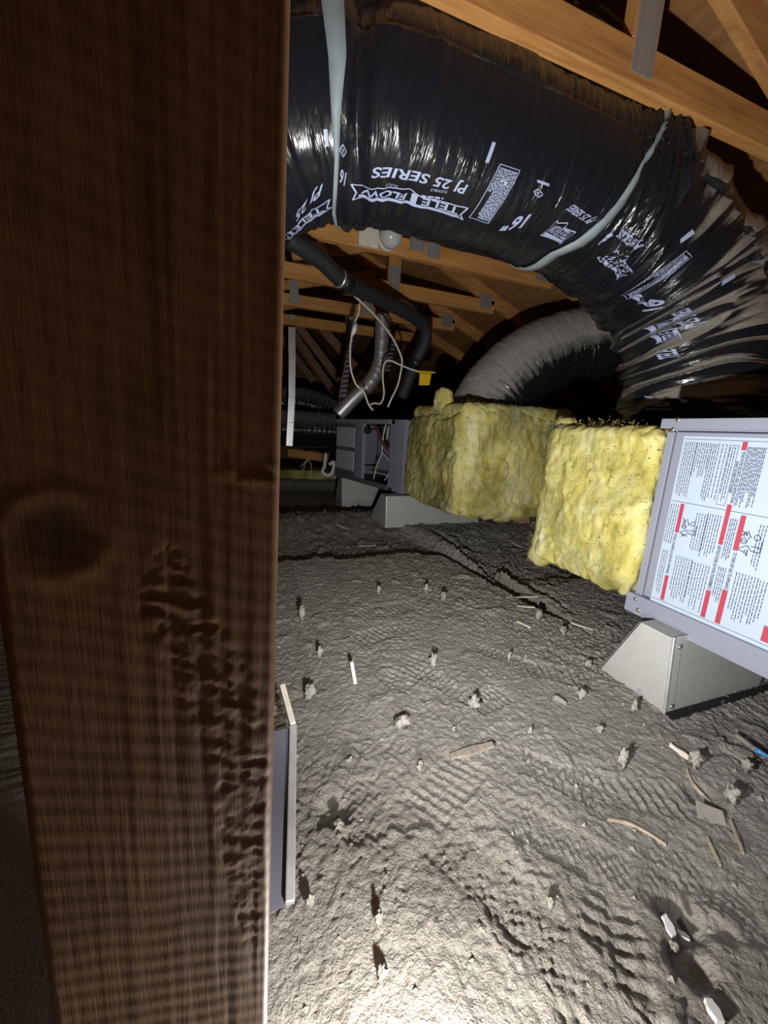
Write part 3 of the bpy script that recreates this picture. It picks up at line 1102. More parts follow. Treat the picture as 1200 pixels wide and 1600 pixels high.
rules = []
ymid = c1(600, 770)[1]
zt = c1(400, 100)[1]
zb = c2(300, 940)[1]
rules.append((LEND, ymid - .0006, LY - .004, ymid + .0006))
rules.append((LEND, zt - .0005, LY - .004, zt + .0005))
rules.append((LEND, zb - .0005, LY - .004, zb + .0005))
label_rects('rule_lines', rules, 'black_ink', .0008)
reds = []
for (a, b, w_) in ((c1(985, 130), c1(960, 212), .010), (c1(825, 750), c2(730, 322), .0095), (c1(358, 742), c2(303, 203), .0095), (c1(962, 858), c2(880, 380), .0105),
                   (c2(205, 625), c2(155, 865), .0095), (c2(617, 772), c2(555, 1035), .0105), (c2(777, 768), c2(703, 1098), .0115), (c2(1195, 1130), c2(1172, 1285), .014)):
    y = (a[0] + b[0]) / 2
    reds.append((y - w_ / 2, b[1], y + w_ / 2, a[1]))
for r_ in reds:
    o = label_rects('red_bar', [r_], 'red', .0010)


def down_text(name, s, top, bottom, width, bold=.02):
    """line of lettering that reads downwards, its letter tops toward the viewer's right (smaller y)"""
    V, F = text_flat(s, bold)
    (yt, zt_), (yb, zb_) = top, bottom
    y = (yt + yb) / 2
    mb = MB()
    mb.v = [(LX - .0010, y + width / 2 - v[1] * width, zt_ + (zb_ - zt_) * v[0]) for v in V]
    mb.f = F
    return obj(name, mb, M['black_ink'], lab)


down_text('heading_text', 'TO TURN OFF GAS TO APPLIANCE', c2(877, 398), c2(790, 762), .0075)
down_text('heading_text', 'INSTRUCTIONS DE FONCTIONNEMENT', c2(724, 335), c2(620, 762), .0075)
down_text('heading_text', "POUR COUPER LE GAZ DE L'APPAREIL", c2(290, 215), c2(208, 610), .0070)
down_text('heading_text', 'POUR VOTRE SECURITE: LISEZ LES INSTRUCTIONS', c1(962, 230), c1(845, 735), .0065)
down_text('heading_text', 'AVANT DE FAIRE FONCTIONNER', c1(902, 320), c1(828, 635), .0065)


def para(ya, yb, zt_, zb_, rows, seed, ragged=.25):
    """unreadable small print: broken bars, lines run downwards"""
    r = random.Random(seed)
    out = []
    for i in range(rows):
        y = ya + (yb - ya) * i / max(1, rows - 1)
        z = zt_
        end = zb_ + (zt_ - zb_) * (ragged * r.random() if r.random() < .7 else 0)
        while z > end:
            l = r.uniform(.004, .013)
            out.append((y - .0009, max(z - l, end), y + .0009, z))
            z -= l + r.uniform(.0016, .0028)
    return out


def blk(a, b, rows, seed, rag=.25):
    return para(a[0], b[0], max(a[1], b[1]), min(a[1], b[1]), rows, seed, rag)


tx = []
tx += blk(c1(395, 130), (c1(505, 130)[0], ymid + .012), 6, 1, .08)
tx += para(c1(510, 130)[0], c1(640, 150)[0], c1(560, 140)[1], c1(520, 480)[1], 7, 2, .3)
tx += para(c1(655, 150)[0], c1(700, 150)[0], c1(660, 150)[1], ymid + .012, 3, 3, .1)
tx += para(c1(725, 150)[0], c1(800, 150)[0], c1(740, 150)[1], ymid + .020, 3, 4, .1)
tx += para(c1(835, 180)[0], c1(885, 180)[0], c1(840, 180)[1], ymid + .018, 3, 5, .2)
tx += para(c1(1010, 180)[0], c1(1190, 180)[0], c1(1010, 180)[1], ymid + .012, 11, 6, .3)
tx += para(c1(250, 760)[0], c1(318, 760)[0], ymid - .008, c2(190, 300)[1], 4, 7, .1)
tx += para(c2(480, 130)[0], c2(590, 130)[0], c1(560, 840)[1], c2(500, 440)[1], 5, 8, .15)
tx += para(c2(610, 20)[0], c2(745, 20)[0], c1(640, 840)[1], c2(600, 450)[1], 6, 9, .2)
tx += para(c2(840, 60)[0], c2(905, 60)[0], c1(870, 890)[1], c2(760, 500)[1], 4, 10, .2)
tx += para(c2(300, 450)[0], c2(455, 470)[0], c2(350, 440)[1], c2(250, 850)[1], 7, 11, .3)
tx += para(c2(460, 490)[0], c2(630, 510)[0], c2(500, 500)[1], c2(420, 950)[1], 7, 12, .3)
tx += para(c2(720, 540)[0], c2(790, 540)[0], c2(730, 540)[1], c2(690, 900)[1], 4, 13, .2)
tx += para(c2(890, 620)[0], c2(1110, 650)[0], c2(960, 610)[1], c2(820, 1060)[1], 8, 14, .3)
tx += para(c2(1130, 680)[0], c2(1195, 700)[0], c2(1140, 680)[1], c2(1090, 1140)[1], 3, 15, .2)
tx += para(c2(1130, 140)[0], c2(1195, 140)[0], c2(1150, 130)[1], c2(1110, 590)[1], 3, 16, .2)
tx += para(c2(170, 370)[0], c2(212, 380)[0], c2(180, 370)[1], c2(130, 800)[1], 3, 17, .2)
# the part of the label beyond the photograph's edge carries on the same way
tx += para(.36, .16, zt - .02, ymid + .012, 12, 18, .3)
tx += para(.36, .16, ymid - .012, zb + .02, 12, 19, .4)
o = label_rects('small_print', tx, 'black_ink', .0009)
o['kind'] = 'stuff'
bx_ = [c1(830, 165), c1(915, 165), c1(770, 780), c1(680, 765)]
yA, yB = (bx_[0][0] + bx_[3][0]) / 2, (bx_[1][0] + bx_[2][0]) / 2
zA, zB = bx_[0][1], ymid + .010
t_ = .0005
label_rects('text_frame', [(yA - t_, zB, yA + t_, zA), (yB - t_, zB, yB + t_, zA), (yB, zA - t_, yA, zA + t_), (yB, zB - t_, yA, zB + t_)], 'black_ink')


def valve_drawing(c, s):
    """little line drawing of the gas valve"""
    mb = MB()
    r = random.Random(int(s * 1e4))
    def seg(a, b, t=.0009):
        a, b = np.array(a), np.array(b)
        d = b - a; n = np.array([-d[1], d[0]]); n /= np.linalg.norm(n) + 1e-9
        k = len(mb.v)
        for p in (a - n * t, b - n * t, b + n * t, a + n * t):
            mb.v.append((LX - .0009, p[0], p[1]))
        mb.f.append((k, k + 1, k + 2, k + 3))
    def circ(cy, cz, rr, n=12):
        for i in range(n):
            a, b = 2 * math.pi * i / n, 2 * math.pi * (i + 1) / n
            seg((cy + rr * math.cos(a), cz + rr * math.sin(a)), (cy + rr * math.cos(b), cz + rr * math.sin(b)))
    cy, cz = c
    circ(cy + .6 * s, cz + .1 * s, .30 * s); circ(cy - .5 * s, cz + .75 * s, .28 * s)
    seg((cy + .9 * s, cz + .1 * s), (cy + .3 * s, cz + .1 * s))
    for p, q_ in (((-1, .5), (-1, -.8)), ((-1, -.8), (-.2, -.8)), ((-.2, -.8), (.2, -.3)), ((-.1, -.3), (-1, -.3)), ((.2, -.3), (1, -.9)), ((1, -.9), (.2, -1.2)), ((1, 1.3), (.4, .7)), ((.4, 1.3), (.1, .7)), ((.9, .6), (.6, 1.1))):
        seg((cy + p[0] * s, cz + p[1] * s), (cy + q_[0] * s, cz + q_[1] * s))
    for i in range(10):
        y0, z0 = cy + s * r.uniform(0, 1), cz + s * (r.uniform(.6, 1.2) if i % 2 else r.uniform(-1.2, -.6))
        seg((y0, z0), (y0 - s * .1, z0 - s * .3))
    return obj('valve_drawing', mb, M['black_ink'], lab)


valve_drawing(c2(415, 160), .018)
valve_drawing(c2(1025, 310), .021)


def stand(name, corner, ybot, ytop, xr_top, xr_bot, ztop, zbot, lab_, mirror=1, gal='galv_dull', yslope=.018):
    """folded sheet-metal stand: a crease post, one face along the cabinet and one across it"""
    cx, cy = corner
    t = thing(name, lab_, 'stand', (cx, cy, zbot), 'sheet metal furnace stands')
    tk = .004
    # face along the cabinet (plane x = cx)
    a = [(cx, cy - yslope, zbot), (cx, ybot, zbot), (cx, ytop, ztop), (cx, cy, ztop)]
    obj('side_sheet', MB().quadbox(a, (-1, 0, 0), tk), M[gal], t, bevel=.001)
    b = [(cx + .001, cy - yslope, zbot), (xr_bot, cy - yslope, zbot), (xr_top, cy, ztop), (cx + .001, cy, ztop)]
    obj('front_sheet', MB().quadbox(b, (0, -1, 0), tk), M[gal], t, bevel=.001)
    c_ = [(xr_bot, cy - yslope, zbot), (xr_bot, ybot, zbot), (xr_top, ytop, ztop), (xr_top, cy, ztop)]
    obj('far_sheet', MB().quadbox(c_, (1, 0, 0), tk), M[gal], t)
    d_ = [(cx, ybot, zbot), (xr_bot, ybot, zbot), (xr_top, ytop, ztop), (cx, ytop, ztop)]
    obj('back_sheet', MB().quadbox(d_, (0, 1, 0), tk), M[gal], t)
    obj('top_sheet', MB().hexa([(cx, cy, ztop - .003), (xr_top, cy, ztop - .003), (xr_top, ytop, ztop - .003), (cx, ytop, ztop - .003), (cx, cy, ztop), (xr_top, cy, ztop), (xr_top, ytop, ztop), (cx, ytop, ztop)]), M[gal], t)
    obj('corner_fold', MB().bar((cx - .001, cy - yslope - .001, zbot), (cx - .001, cy - .001, ztop), .007, .007, up=(1, 0, 0)), M['foil'], t, bevel=.002)
    f = [(cx + .004, cy - yslope - .002, zbot + .004), (cx + .030, cy - yslope - .002, zbot + .004), (cx + .034, cy - .002, ztop - .004), (cx + .004, cy - .002, ztop - .004)]
    obj('fold_flange', MB().quadbox(f, (0, -1, 0), .003), M[gal], t, bevel=.001)
    for zf in (.12, .88):
        y = cy - yslope * (1 - zf) - .003
        obj('screw', MB().lathe((cx + .019, y, zbot + (ztop - zbot) * zf), (0, -1, 0), [(0, .006), (.003, .006), (.005, .003)], 10), M['screw'], t, smooth=True)
    return t


st_ = stand('furnace_stand', (1.019, .588), .775, .678, 1.52, 1.42, .205, -.012, 'galvanized sheet metal stand under the furnace with the label')
obj('base_strip', MB().box((1.015, .546, -.016), (1.55, .566, .002)), M['near_black'], st_)  # near-black strip along the foot of the stand

# ------------------------------------------------------------------ glass-wool wrapped plenums
def batt(name, a, b, mat, parent, seed, amp=.018, n=46, sag=0.0, rnd=.045):
    """lumpy slab of glass wool"""
    a, b = np.minimum(a, b).astype(float), np.maximum(a, b).astype(float)
    c, h = (a + b) / 2, (b - a) / 2
    bm = bmesh.new()
    cnt = np.maximum(3, (n * (b - a) / (b - a).max()).astype(int))
    V, F, key = [], [], {}
    def vid(i):
        k = tuple(i)
        if k not in key:
            key[k] = len(V)
            V.append([2 * i[j] / cnt[j] - 1 for j in range(3)])
        return key[k]
    for ax in range(3):
        u, v_ = (ax + 1) % 3, (ax + 2) % 3
        for side in (0, cnt[ax]):
            for p in range(cnt[u]):
                for r in range(cnt[v_]):
                    q = []
                    for dp, dr in ((0, 0), (1, 0), (1, 1), (0, 1)):
                        i = [0, 0, 0]; i[ax] = side; i[u] = p + dp; i[v_] = r + dr
                        q.append(vid(i))
                    F.append(tuple(q if side else q[::-1]))
    V = np.array(V) * h
    r = min(rnd, h.min() * .95)
    inner = np.clip(V, -(h - r), h - r)
    d = V - inner
    L = np.linalg.norm(d, axis=1)[:, None]
    N = np.where(L > 1e-9, d / np.maximum(L, 1e-9), 0)
    W = np.where(L > 1e-9, inner + N * r, V) + c
    N = np.where(np.abs(d).sum(1)[:, None] > 1e-9, N, np.sign(V) * (np.abs(V) >= h - 1e-6))
    x, y, z = W.T
    k = amp * (vn3(x * 5, y * 5, z * 5, seed) + .35 * (1 - 2 * np.abs(vn3(x * 9, y * 9, z * 5, seed + 1))) + .24 * vn3(x * 22, y * 22, z * 14, seed + 2) + .2 * vn3(x * 60, y * 60, z * 60, seed + 3))
    cr = np.abs(vn3(x * 4 + 1, y * 4, z * 6, seed + 5))
    k = k - .016 * np.exp(-(cr / .05) ** 2) * (amp / .018)
    W = W + N * k[:, None]
    W[:, 2] += -sag * np.sin(np.clip((y - a[1]) / (b[1] - a[1]), 0, 1) * math.pi) * (z < c[2])
    W += .0045 * np.stack([vn3(x * 50, y * 50, z * 50, seed + 7), vn3(x * 50, y * 50, z * 50, seed + 8), vn3(x * 50, y * 50, z * 50, seed + 9)], -1)
    mb = MB(); mb.v = [tuple(p) for p in W]; mb.f = F
    bm.free()
    return obj(name, mb, M[mat], parent, smooth=True)


def fibres(parent, lines, n, seed, mat='wool', ln=.022):
    """loose hairs along torn edges"""
    r = random.Random(seed)
    mb = MB()
    for _ in range(n):
        a, b, out = r.choice(lines)
        a, b, out = np.array(a), np.array(b), np.array(out, float)
        p = a + (b - a) * r.random() + np.array([r.gauss(0, .006) for _ in range(3)])
        d = out + np.array([r.gauss(0, .7) for _ in range(3)])
        d = d / np.linalg.norm(d) * ln * r.uniform(.4, 1.3)
        sd = np.cross(d, (r.random(), r.random(), r.random())); sd = sd / (np.linalg.norm(sd) + 1e-9) * .0004
        m_ = p + d * .5 + np.array([r.gauss(0, .003) for _ in range(3)])
        mb.add([p - sd, p + sd, m_ + sd * .7, m_ - sd * .7, p + d], [(0, 1, 2, 3), (3, 2, 4)])
    o = obj('loose_fibres', mb, M[mat], parent)
    o['kind'] = 'stuff'
    return o


np_ = thing('wrapped_plenum', 'yellow glass wool wrapped plenum joined to the labelled near furnace', 'plenum', (1.40, 1.0, .2), 'glass wool wrapped plenums')
o = obj('plenum_box', MB().box((1.14, .775, .25), (1.70, 1.14, .68)), M['galv_dull'], np_)
batt('side_batt', (1.058, .757, .228), (1.15, 1.165, .728), 'wool', np_, 100, .011, 96, sag=0.0, rnd=.03)
batt('end_batt', (1.07, 1.12, .18), (1.75, 1.215, .735), 'wool_dirty', np_, 110, .015, 44)
batt('top_batt', (1.07, .775, .665), (1.72, 1.17, .735), 'wool_dirty', np_, 120, .012, 44)
batt('torn_tuft', (1.09, 1.11, .72), (1.14, 1.19, .765), 'wool', np_, 130, .018, 18, rnd=.022)
fibres(np_, [((1.06, 1.19, .2), (1.06, 1.19, .74), (0, .8, 0)), ((1.06, .8, .74), (1.06, 1.17, .75), (-.3, 0, .8)), ((1.055, .8, .5), (1.05, 1.17, .45), (-.9, 0, 0))], 380, 5, ln=.010)

fp = thing('wrapped_plenum', 'grimy yellow glass wool wrapped plenum joined to the open far furnace', 'plenum', (1.38, 2.15, .25), 'glass wool wrapped plenums')
obj('plenum_box', MB().box((1.14, 1.86, .32), (1.70, 2.53, .74)), M['galv_dull'], fp)
batt('side_batt', (1.055, 1.80, .245), (1.15, 2.52, .80), 'wool_dirty', fp, 200, .016, 80)
batt('front_batt', (1.10, 1.775, .25), (1.80, 1.88, .82), 'wool', fp, 210, .016, 84)
batt('top_batt', (1.06, 1.78, .775), (1.78, 2.45, .85), 'wool', fp, 220, .014, 50)
batt('bottom_roll', (1.10, 1.77, .215), (1.80, 2.0, .33), 'wool', fp, 230, .016, 44, rnd=.055)
batt('torn_tuft', (1.05, 2.02, .82), (1.12, 2.12, .93), 'wool', fp, 240, .022, 20, rnd=.03)
fibres(fp, [((1.06, 1.79, .86), (1.7, 1.78, .84), (0, -.4, .8)), ((1.8, 1.78, .25), (1.8, 1.78, .82), (.8, -.3, 0)), ((1.06, 1.8, .23), (1.7, 1.78, .22), (0, -.3, -.8)), ((1.05, 1.8, .25), (1.05, 1.8, .85), (-.5, -.5, 0))], 300, 6, ln=.010)

# ------------------------------------------------------------------ far furnace with its door off
A0 = np.array([1.062, 2.565, 0]); B0 = np.array([.806, 3.658, 0])
fu = (B0 - A0) / np.linalg.norm(B0 - A0)
fn = np.array([-fu[1], fu[0], 0]); fn = fn if fn[0] < 0 else -fn
FL = float(np.linalg.norm(B0 - A0))


def fp_uv(cx, cy):
    """photo close-up -> distance along the cabinet front and height"""
    px, py = 520 + cx * 140 / 1200., 640 + cy * 140 / 1200.
    v_ = _F + (px - 600) / FPX * _R + (800 - py) / FPX * _U
    t = (A0 @ fn) / (v_ @ fn)
    r = v_ * t
    return float((r - A0) @ fu), float(r[2] + H)


def fbox(mb, u0, u1, z0, z1, d0, d1):
    """box on the far cabinet: u along it, z up, d outwards"""
    q = []
    for z in (z0, z1):
        for (u, d) in ((u0, d0), (u1, d0), (u1, d1), (u0, d1)):
            q.append(A0 + fu * u + fn * d + np.array([0, 0, z]))
    return mb.hexa(q)


ff = thing('furnace', 'far grey furnace on its side with open front and dangling wires', 'furnace', tuple(A0 + fu * FL / 2 - fn * .3 + np.array([0, 0, .235])))
zb0, zt0 = .235, .765
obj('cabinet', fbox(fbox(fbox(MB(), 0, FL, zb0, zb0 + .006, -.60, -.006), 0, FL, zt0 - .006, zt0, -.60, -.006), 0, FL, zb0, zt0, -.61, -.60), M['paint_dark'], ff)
u_ = [fp_uv(x, 500)[0] for x in (820, 745, 400, 315, 290, 45)]
obj('end_wall', fbox(MB(), 0, .008, zb0, zt0, -.60, -.004), M['paint'], ff)
obj('end_wall', fbox(MB(), FL - .008, FL, zb0, zt0, -.60, -.004), M['paint'], ff)
obj('front_flange', fbox(MB(), -.002, u_[0], zb0, zt0, -.010, .004), M['paint'], ff, bevel=.002)
obj('inner_strip', fbox(MB(), u_[0] + .012, u_[1], zb0 + .02, zt0 - .03, -.030, -.008), M['paint'], ff, bevel=.002)
obj('middle_post', fbox(MB(), u_[2], u_[3], zb0 + .01, zt0 - .035, -.03, .002), M['paint'], ff, bevel=.003)
zr = fp_uv(600, 150)[1]
obj('top_rail', fbox(MB(), u_[1], FL, zt0 - .035, zt0, -.02, .006), M['paint'], ff, bevel=.002)
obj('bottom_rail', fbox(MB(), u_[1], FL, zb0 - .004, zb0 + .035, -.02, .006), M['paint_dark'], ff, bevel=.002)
obj('inner_panel', fbox(MB(), u_[1] + .02, u_[2] - .005, zb0 + .115, zt0 - .05, -.16, -.15), M['paint'], ff)
obj('inner_ledge', fbox(MB(), u_[1], u_[2], zb0 + .100, zb0 + .115, -.15, -.03), M['paint'], ff)
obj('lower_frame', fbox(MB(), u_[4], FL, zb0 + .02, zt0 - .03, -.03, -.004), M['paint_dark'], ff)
zm = [fp_uv(170, y)[1] for y in (235, 495, 545, 800)]
obj('access_panel', fbox(MB(), u_[4] + .005, FL - .02, zm[1], zm[0], -.004, .003), M['paint_pale'], ff, bevel=.002)
obj('access_panel', fbox(MB(), u_[4] + .005, FL - .02, zm[3], zm[2], -.004, .003), M['paint_pale'], ff, bevel=.002)


def fw(pts, r, mat, name, n=8):
    w3 = []
    for (x, y, d) in pts:
        u, z = fp_uv(x, y)
        w3.append(A0 + fu * u + fn * d + np.array([0, 0, z]))
    return obj(name, MB().tube(spline(w3, n), r, 8), M[mat], ff, smooth=True)


fw([(430, 190, -.05), (520, 200, -.03), (590, 320, -.02), (650, 450, -.02), (720, 560, -.03), (745, 660, -.05)], .014, 'red_wire', 'wire_bundle')
fw([(560, 230, -.04), (640, 340, -.03), (700, 500, -.03), (735, 640, -.05)], .009, 'black', 'wire_bundle')
fw([(660, 180, -.04), (655, 300, -.02), (635, 480, -.02), (620, 600, -.02), (560, 760, -.02), (505, 930, -.03)], .005, 'white_wire', 'wire')
fw([(690, 210, -.04), (710, 280, -.02), (690, 400, -.02)], .005, 'white_wire', 'wire')
fw([(640, 580, -.02), (690, 640, -.02), (725, 700, -.02), (715, 860, -.02), (650, 950, -.03)], .005, 'white_wire', 'wire')
u, z = fp_uv(410, 270)
obj('wire_connector', MB().lathe(A0 + fu * u + fn * -.03 + np.array([0, 0, z]), fn, [(-.03, .03), (.0, .036), (.02, .026), (.025, .012)], 9), M['black'], ff)
fw([(430, 265, -.02), (500, 260, -.02), (560, 240, -.03)], .007, 'black', 'wire')

stand('furnace_stand', (.925, 2.50), 2.86, 2.62, 1.62, 1.70, .232, .005, 'galvanized sheet metal stand under the far yellow plenum end', gal='galv_dull', yslope=.012)
cr_ = P(533, 742, Z=.235)
cb_ = P(583, 777, Z=.0)
stand('furnace_stand', (.835, 3.46), 3.80, 3.62, 1.40, 1.46, .232, -.10, 'small sheet metal stand under the far end of the open furnace', yslope=.02)

# ------------------------------------------------------------------ pipes, wires, straps in the middle distance
pts = [(450, 372, 2.02), (500, 405, 2.1), (540, 441, 2.2), (600, 470, 2.4), (650, 497, 2.55), (664, 512, 2.6), (665, 532, 2.64), (652, 560, 2.7), (636, 600, 2.78), (628, 622, 2.80)]
pw3 = [P(x, y, Y=yy) for x, y, yy in pts]
pp = thing('insulated_pipe', 'black foam covered pipe crossing under the beams and turning down behind', 'pipe', tuple(pw3[-1]))
obj('pipe_foam', MB().tube(spline(pw3, 10), .042, 16), M['foam'], pp, smooth=True)
d = (pw3[3] - pw3[1]); d /= np.linalg.norm(d)
obj('pipe_collar', MB().lathe(pw3[2] - d * .03, d, [(0, .046), (.01, .05), (.05, .05), (.06, .046)], 18), M['black'], pp, smooth=True)
obj('clamp', MB().lathe(pw3[2] - d * .05, d, [(0, .0465), (.012, .0465)], 18), M['galv'], pp, smooth=True)
d2 = (pw3[8] - pw3[6]); d2 /= np.linalg.norm(d2)
obj('pipe_collar', MB().lathe(pw3[7], d2, [(0, .045), (.03, .047), (.05, .045)], 18), M['black'], pp, smooth=True)

vp = [P(x, y, Y=yy) for x, y, yy in ((598, 492, 3.0), (596, 540, 3.0), (592, 572, 3.0), (578, 598, 3.0), (553, 622, 3.02), (528, 648, 3.05))]
vt = thing('vent_pipe', 'silver sheet metal vent pipe with an elbow above the far furnace', 'pipe', tuple(vp[-1]))
sp = spline(vp, 14)
obj('upper_length', MB().tube(sp[:30], [.052 + (.002 if i % 6 == 0 else 0) for i in range(len(sp[:30]))], 20), M['galv'], vt, smooth=True)
obj('elbow', MB().tube(sp[26:50], [.056 + (.003 if i % 5 == 0 else 0) for i in range(len(sp[26:50]))], 20), M['galv'], vt, smooth=True)
obj('lower_length', MB().tube(sp[46:], .053, 20), M['galv'], vt, smooth=True)


def wire(name, pts, r, mat, lab_, cat='wire', n=10):
    return tag(obj(name, MB().tube(spline([P(x, y, Y=yy) for x, y, yy in pts], n), r, 8), M[mat], smooth=True), lab_, cat)


wire('electric_cable', [(547, 456, 2.25), (560, 468, 2.3), (585, 492, 2.4), (610, 523, 2.5), (625, 552, 2.55), (628, 568, 2.55), (622, 600, 2.55), (612, 622, 2.55), (606, 636, 2.58)], .0065, 'white_wire',
     'long white cable hanging in a bow from the black pipe collar')
wire('electric_cable', [(562, 474, 2.5), (560, 490, 2.5), (552, 510, 2.5), (549, 530, 2.5), (547, 545, 2.5), (548, 575, 2.5), (556, 600, 2.5), (568, 612, 2.5), (576, 632, 2.5), (583, 641, 2.5)], .006, 'white_wire',
     'thin white cable dropping in front of the silver vent pipe')
wire('electric_cable', [(577, 633, 2.56), (585, 630, 2.56), (595, 630, 2.56), (600, 615, 2.56), (598, 590, 2.56), (600, 570, 2.56), (608, 563, 2.56), (625, 570, 2.56), (645, 578, 2.56), (662, 582, 2.56), (680, 582, 2.58)], .006, 'white_wire',
     'white cable looping up to the yellow tag')
o = wire('red_cable', [(530, 640, 2.9), (532, 605, 2.9), (538, 575, 2.9), (543, 545, 2.9), (547, 520, 2.9)], .004, 'red_wire', 'thin dull red cable behind the white cable')
for i, ((x0, y0), (x1, y1), lab_) in enumerate((((556, 505), (550, 524), 'white tape wrap high on the thin white cable'), )):
    o = obj('tape_wrap', MB().tube([P(x0, y0, Y=2.49), P((x0 + x1) / 2 + 1, (y0 + y1) / 2, Y=2.48), P(x1, y1, Y=2.49)], [.012, .016, .010], 8), M['white_plastic'], smooth=True)
    tag(o, lab_, 'tape')
yt = thing('yellow_tag', 'bright yellow tag hanging from a white cable', 'tag', tuple(P(664, 602, Y=2.54)))
mb = MB().quadbox([P(655, 602, Y=2.545), P(671, 602, Y=2.545), P(674, 586, Y=2.54), P(656, 585, Y=2.54)], (0, -1, 0), .006)
obj('tag_sheet', mb, M['yellow'], yt, bevel=.001)
obj('tag_fold', MB().quadbox([P(656, 585, Y=2.53), P(674, 586, Y=2.53), P(675, 580, Y=2.545), P(654, 579, Y=2.545)], (0, -1, 0), .005), M['yellow'], yt, bevel=.001)


def marked_strap(a, b, yy, n, lab_, wpx=8):
    A, B = P(*a, Y=yy), P(*b, Y=yy)
    t = thing('hanging_strap', lab_, 'strap', tuple(B), 'black straps with white marks')
    dx = np.array([wpx / 600. * yy / 2, 0, 0])
    obj('strap_band', MB().quadbox([A - dx, A + dx, B + dx * 1.6, B - dx * 1.6], (0, -1, 0), .004), M['black'], t)
    for k in range(n):
        f = (k + .5) / n
        c = A + (B - A) * f
        wd = dx * (1 + .6 * f)
        q_ = [c - wd * .7 + np.array([0, -.001, -.006]), c + wd * .7 + np.array([0, -.001, .002]), c + wd * .7 + np.array([0, -.001, .009]), c - wd * .7 + np.array([0, -.001, .001])]
        obj('white_mark', MB().quadbox(q_, (0, -1, 0), .002), M['strap'], t)
    return t


marked_strap((550, 522), (535, 622), 2.95, 13, 'black strap with white marks left of the silver vent pipe')
marked_strap((617, 530), (603, 582), 3.1, 8, 'shorter black strap with white marks right of the silver vent pipe', 9)

# bright metal hanger strip at the edge of the stud
mt = thing('metal_hanger', 'bright sheet metal hanger strip beside the stud holding the far ducts', 'hanger', tuple(P(455, 700, Y=3.86)))
for i, (a, b, dy) in enumerate((((456, 511), (456, 538), 0), ((456, 538), (456.5, 556), .012), ((456.5, 556), (456, 620), 0), ((456, 620), (454, 660), .006), ((454, 660), (452, 697), 0))):
    A, B = P(*a, Y=3.86 + dy), P(*b, Y=3.86 + dy)
    obj('strip_length', MB().bar(A, B, .064, .006, up=(1, 0, 0)), M['foil'], mt, bevel=.002)
o = obj('corner_bracket', MB().quadbox([P(452, 470, Y=3.35), P(469, 477, Y=3.35), P(464, 436, Y=3.35), P(454, 415, Y=3.35)], (0, -1, 0), .006), M['plate'])
tag(o, 'pale toothed metal bracket on a beam beside the stud', 'bracket')
o = obj('tie_plate', MB().quadbox([P(452, 500, Y=4.0), P(461, 501, Y=4.0), P(461, 492, Y=4.0), P(452, 491, Y=4.0)], (0, -1, 0), .004), M['plate'])
tag(o, 'small metal tie plate on the lowest beam beside the stud', 'plate')

# lamp holder and bulb on the third truss
bl = thing('lamp_holder', 'round bulb in a dusty white lamp holder on a beam', 'lamp', tuple(P(608, 370, Y=2.12)))
c = P(577, 366, Y=2.15)
obj('wiring_box', MB().box(c - np.array([.055, .0, .055]), c + np.array([.055, .019, .055])), M['plaster'], bl, bevel=.004)
c = P(611, 369, Y=2.10)
obj('lamp_base', MB().lathe((c[0], 2.168, c[2]), (0, -1, 0), [(0, .048), (.012, .048), (.02, .03), (.035, .026)], 20), M['plaster'], bl, smooth=True)
obj('glass_bulb', MB().lathe((c[0], 2.145, c[2]), (0, -1, 0), [(-.008, .018), (.005, .026)] + [(.045 + .058 * -math.cos(t), .058 * math.sin(t)) for t in np.linspace(.75, 3.1, 12)], 24), M['bulb'], bl, smooth=True)
o = obj('junction_plate', MB().box(P(653, 375, Y=2.165) - np.array([.045, 0, .05]), P(653, 375, Y=2.165) + np.array([.045, .005, .05])), M['plate'])
tag(o, 'dull metal plate on the beam right of the bulb', 'plate')

# low clutter behind on the left
a, b = P(450, 707, Y=4.5), P(513, 716, Y=4.45)
o = obj('wood_plank', MB().bar(a, b, .09, .04), M['lumber'], bevel=.003)
tag(o, 'orange timber plank under the black far duct', 'plank')
tr = thing('drain_trap', 'white plastic drain trap left of the far furnace', 'pipe', tuple(P(508, 741, Y=3.95)))
obj('stem', MB().tube([P(509, 708, Y=3.95), P(507, 730, Y=3.95)], .018, 12), M['white_plastic'], tr, smooth=True)
obj('trap_bend', MB().tube(spline([P(507, 729, Y=3.95), P(504, 737, Y=3.94), P(512, 743, Y=3.93), P(519, 738, Y=3.93), P(522, 722, Y=3.93), P(514, 726, Y=3.93)], 6), .017, 10), M['white_plastic'], tr, smooth=True)
o = batt('insulation_batt', P(440, 747, Y=4.55) - np.array([.1, 0, .02]), P(530, 735, Y=4.55) + np.array([.05, .35, 0]), 'wool_dirty', None, 300, .012, 30, rnd=.03)
tag(o, 'low strip of yellow insulation batt on the far floor', 'insulation')
for (pts_, lab_) in ((((474, 740, 4.5), (476, 727, 4.5), (481, 719, 4.5), (485, 722, 4.5)), 'left thin pale wire curling up from the far yellow batt'),
                     (((487, 742, 4.5), (486, 728, 4.5), (481, 718, 4.48), (470, 730, 4.48)), 'right thin pale wire curling up from the far yellow batt')):
    wire('loose_wire', pts_, .005, 'white_wire', lab_, 'wire')
c = P(816, 816, Z=.02)
o = obj('wood_block', MB().box((c[0] - .05, c[1] - .02, .0), (c[0] + .05, c[1] + .05, .16)), M['block'], bevel=.003)
tag(o, 'small pale wood block on the floor between the two plenums', 'block')

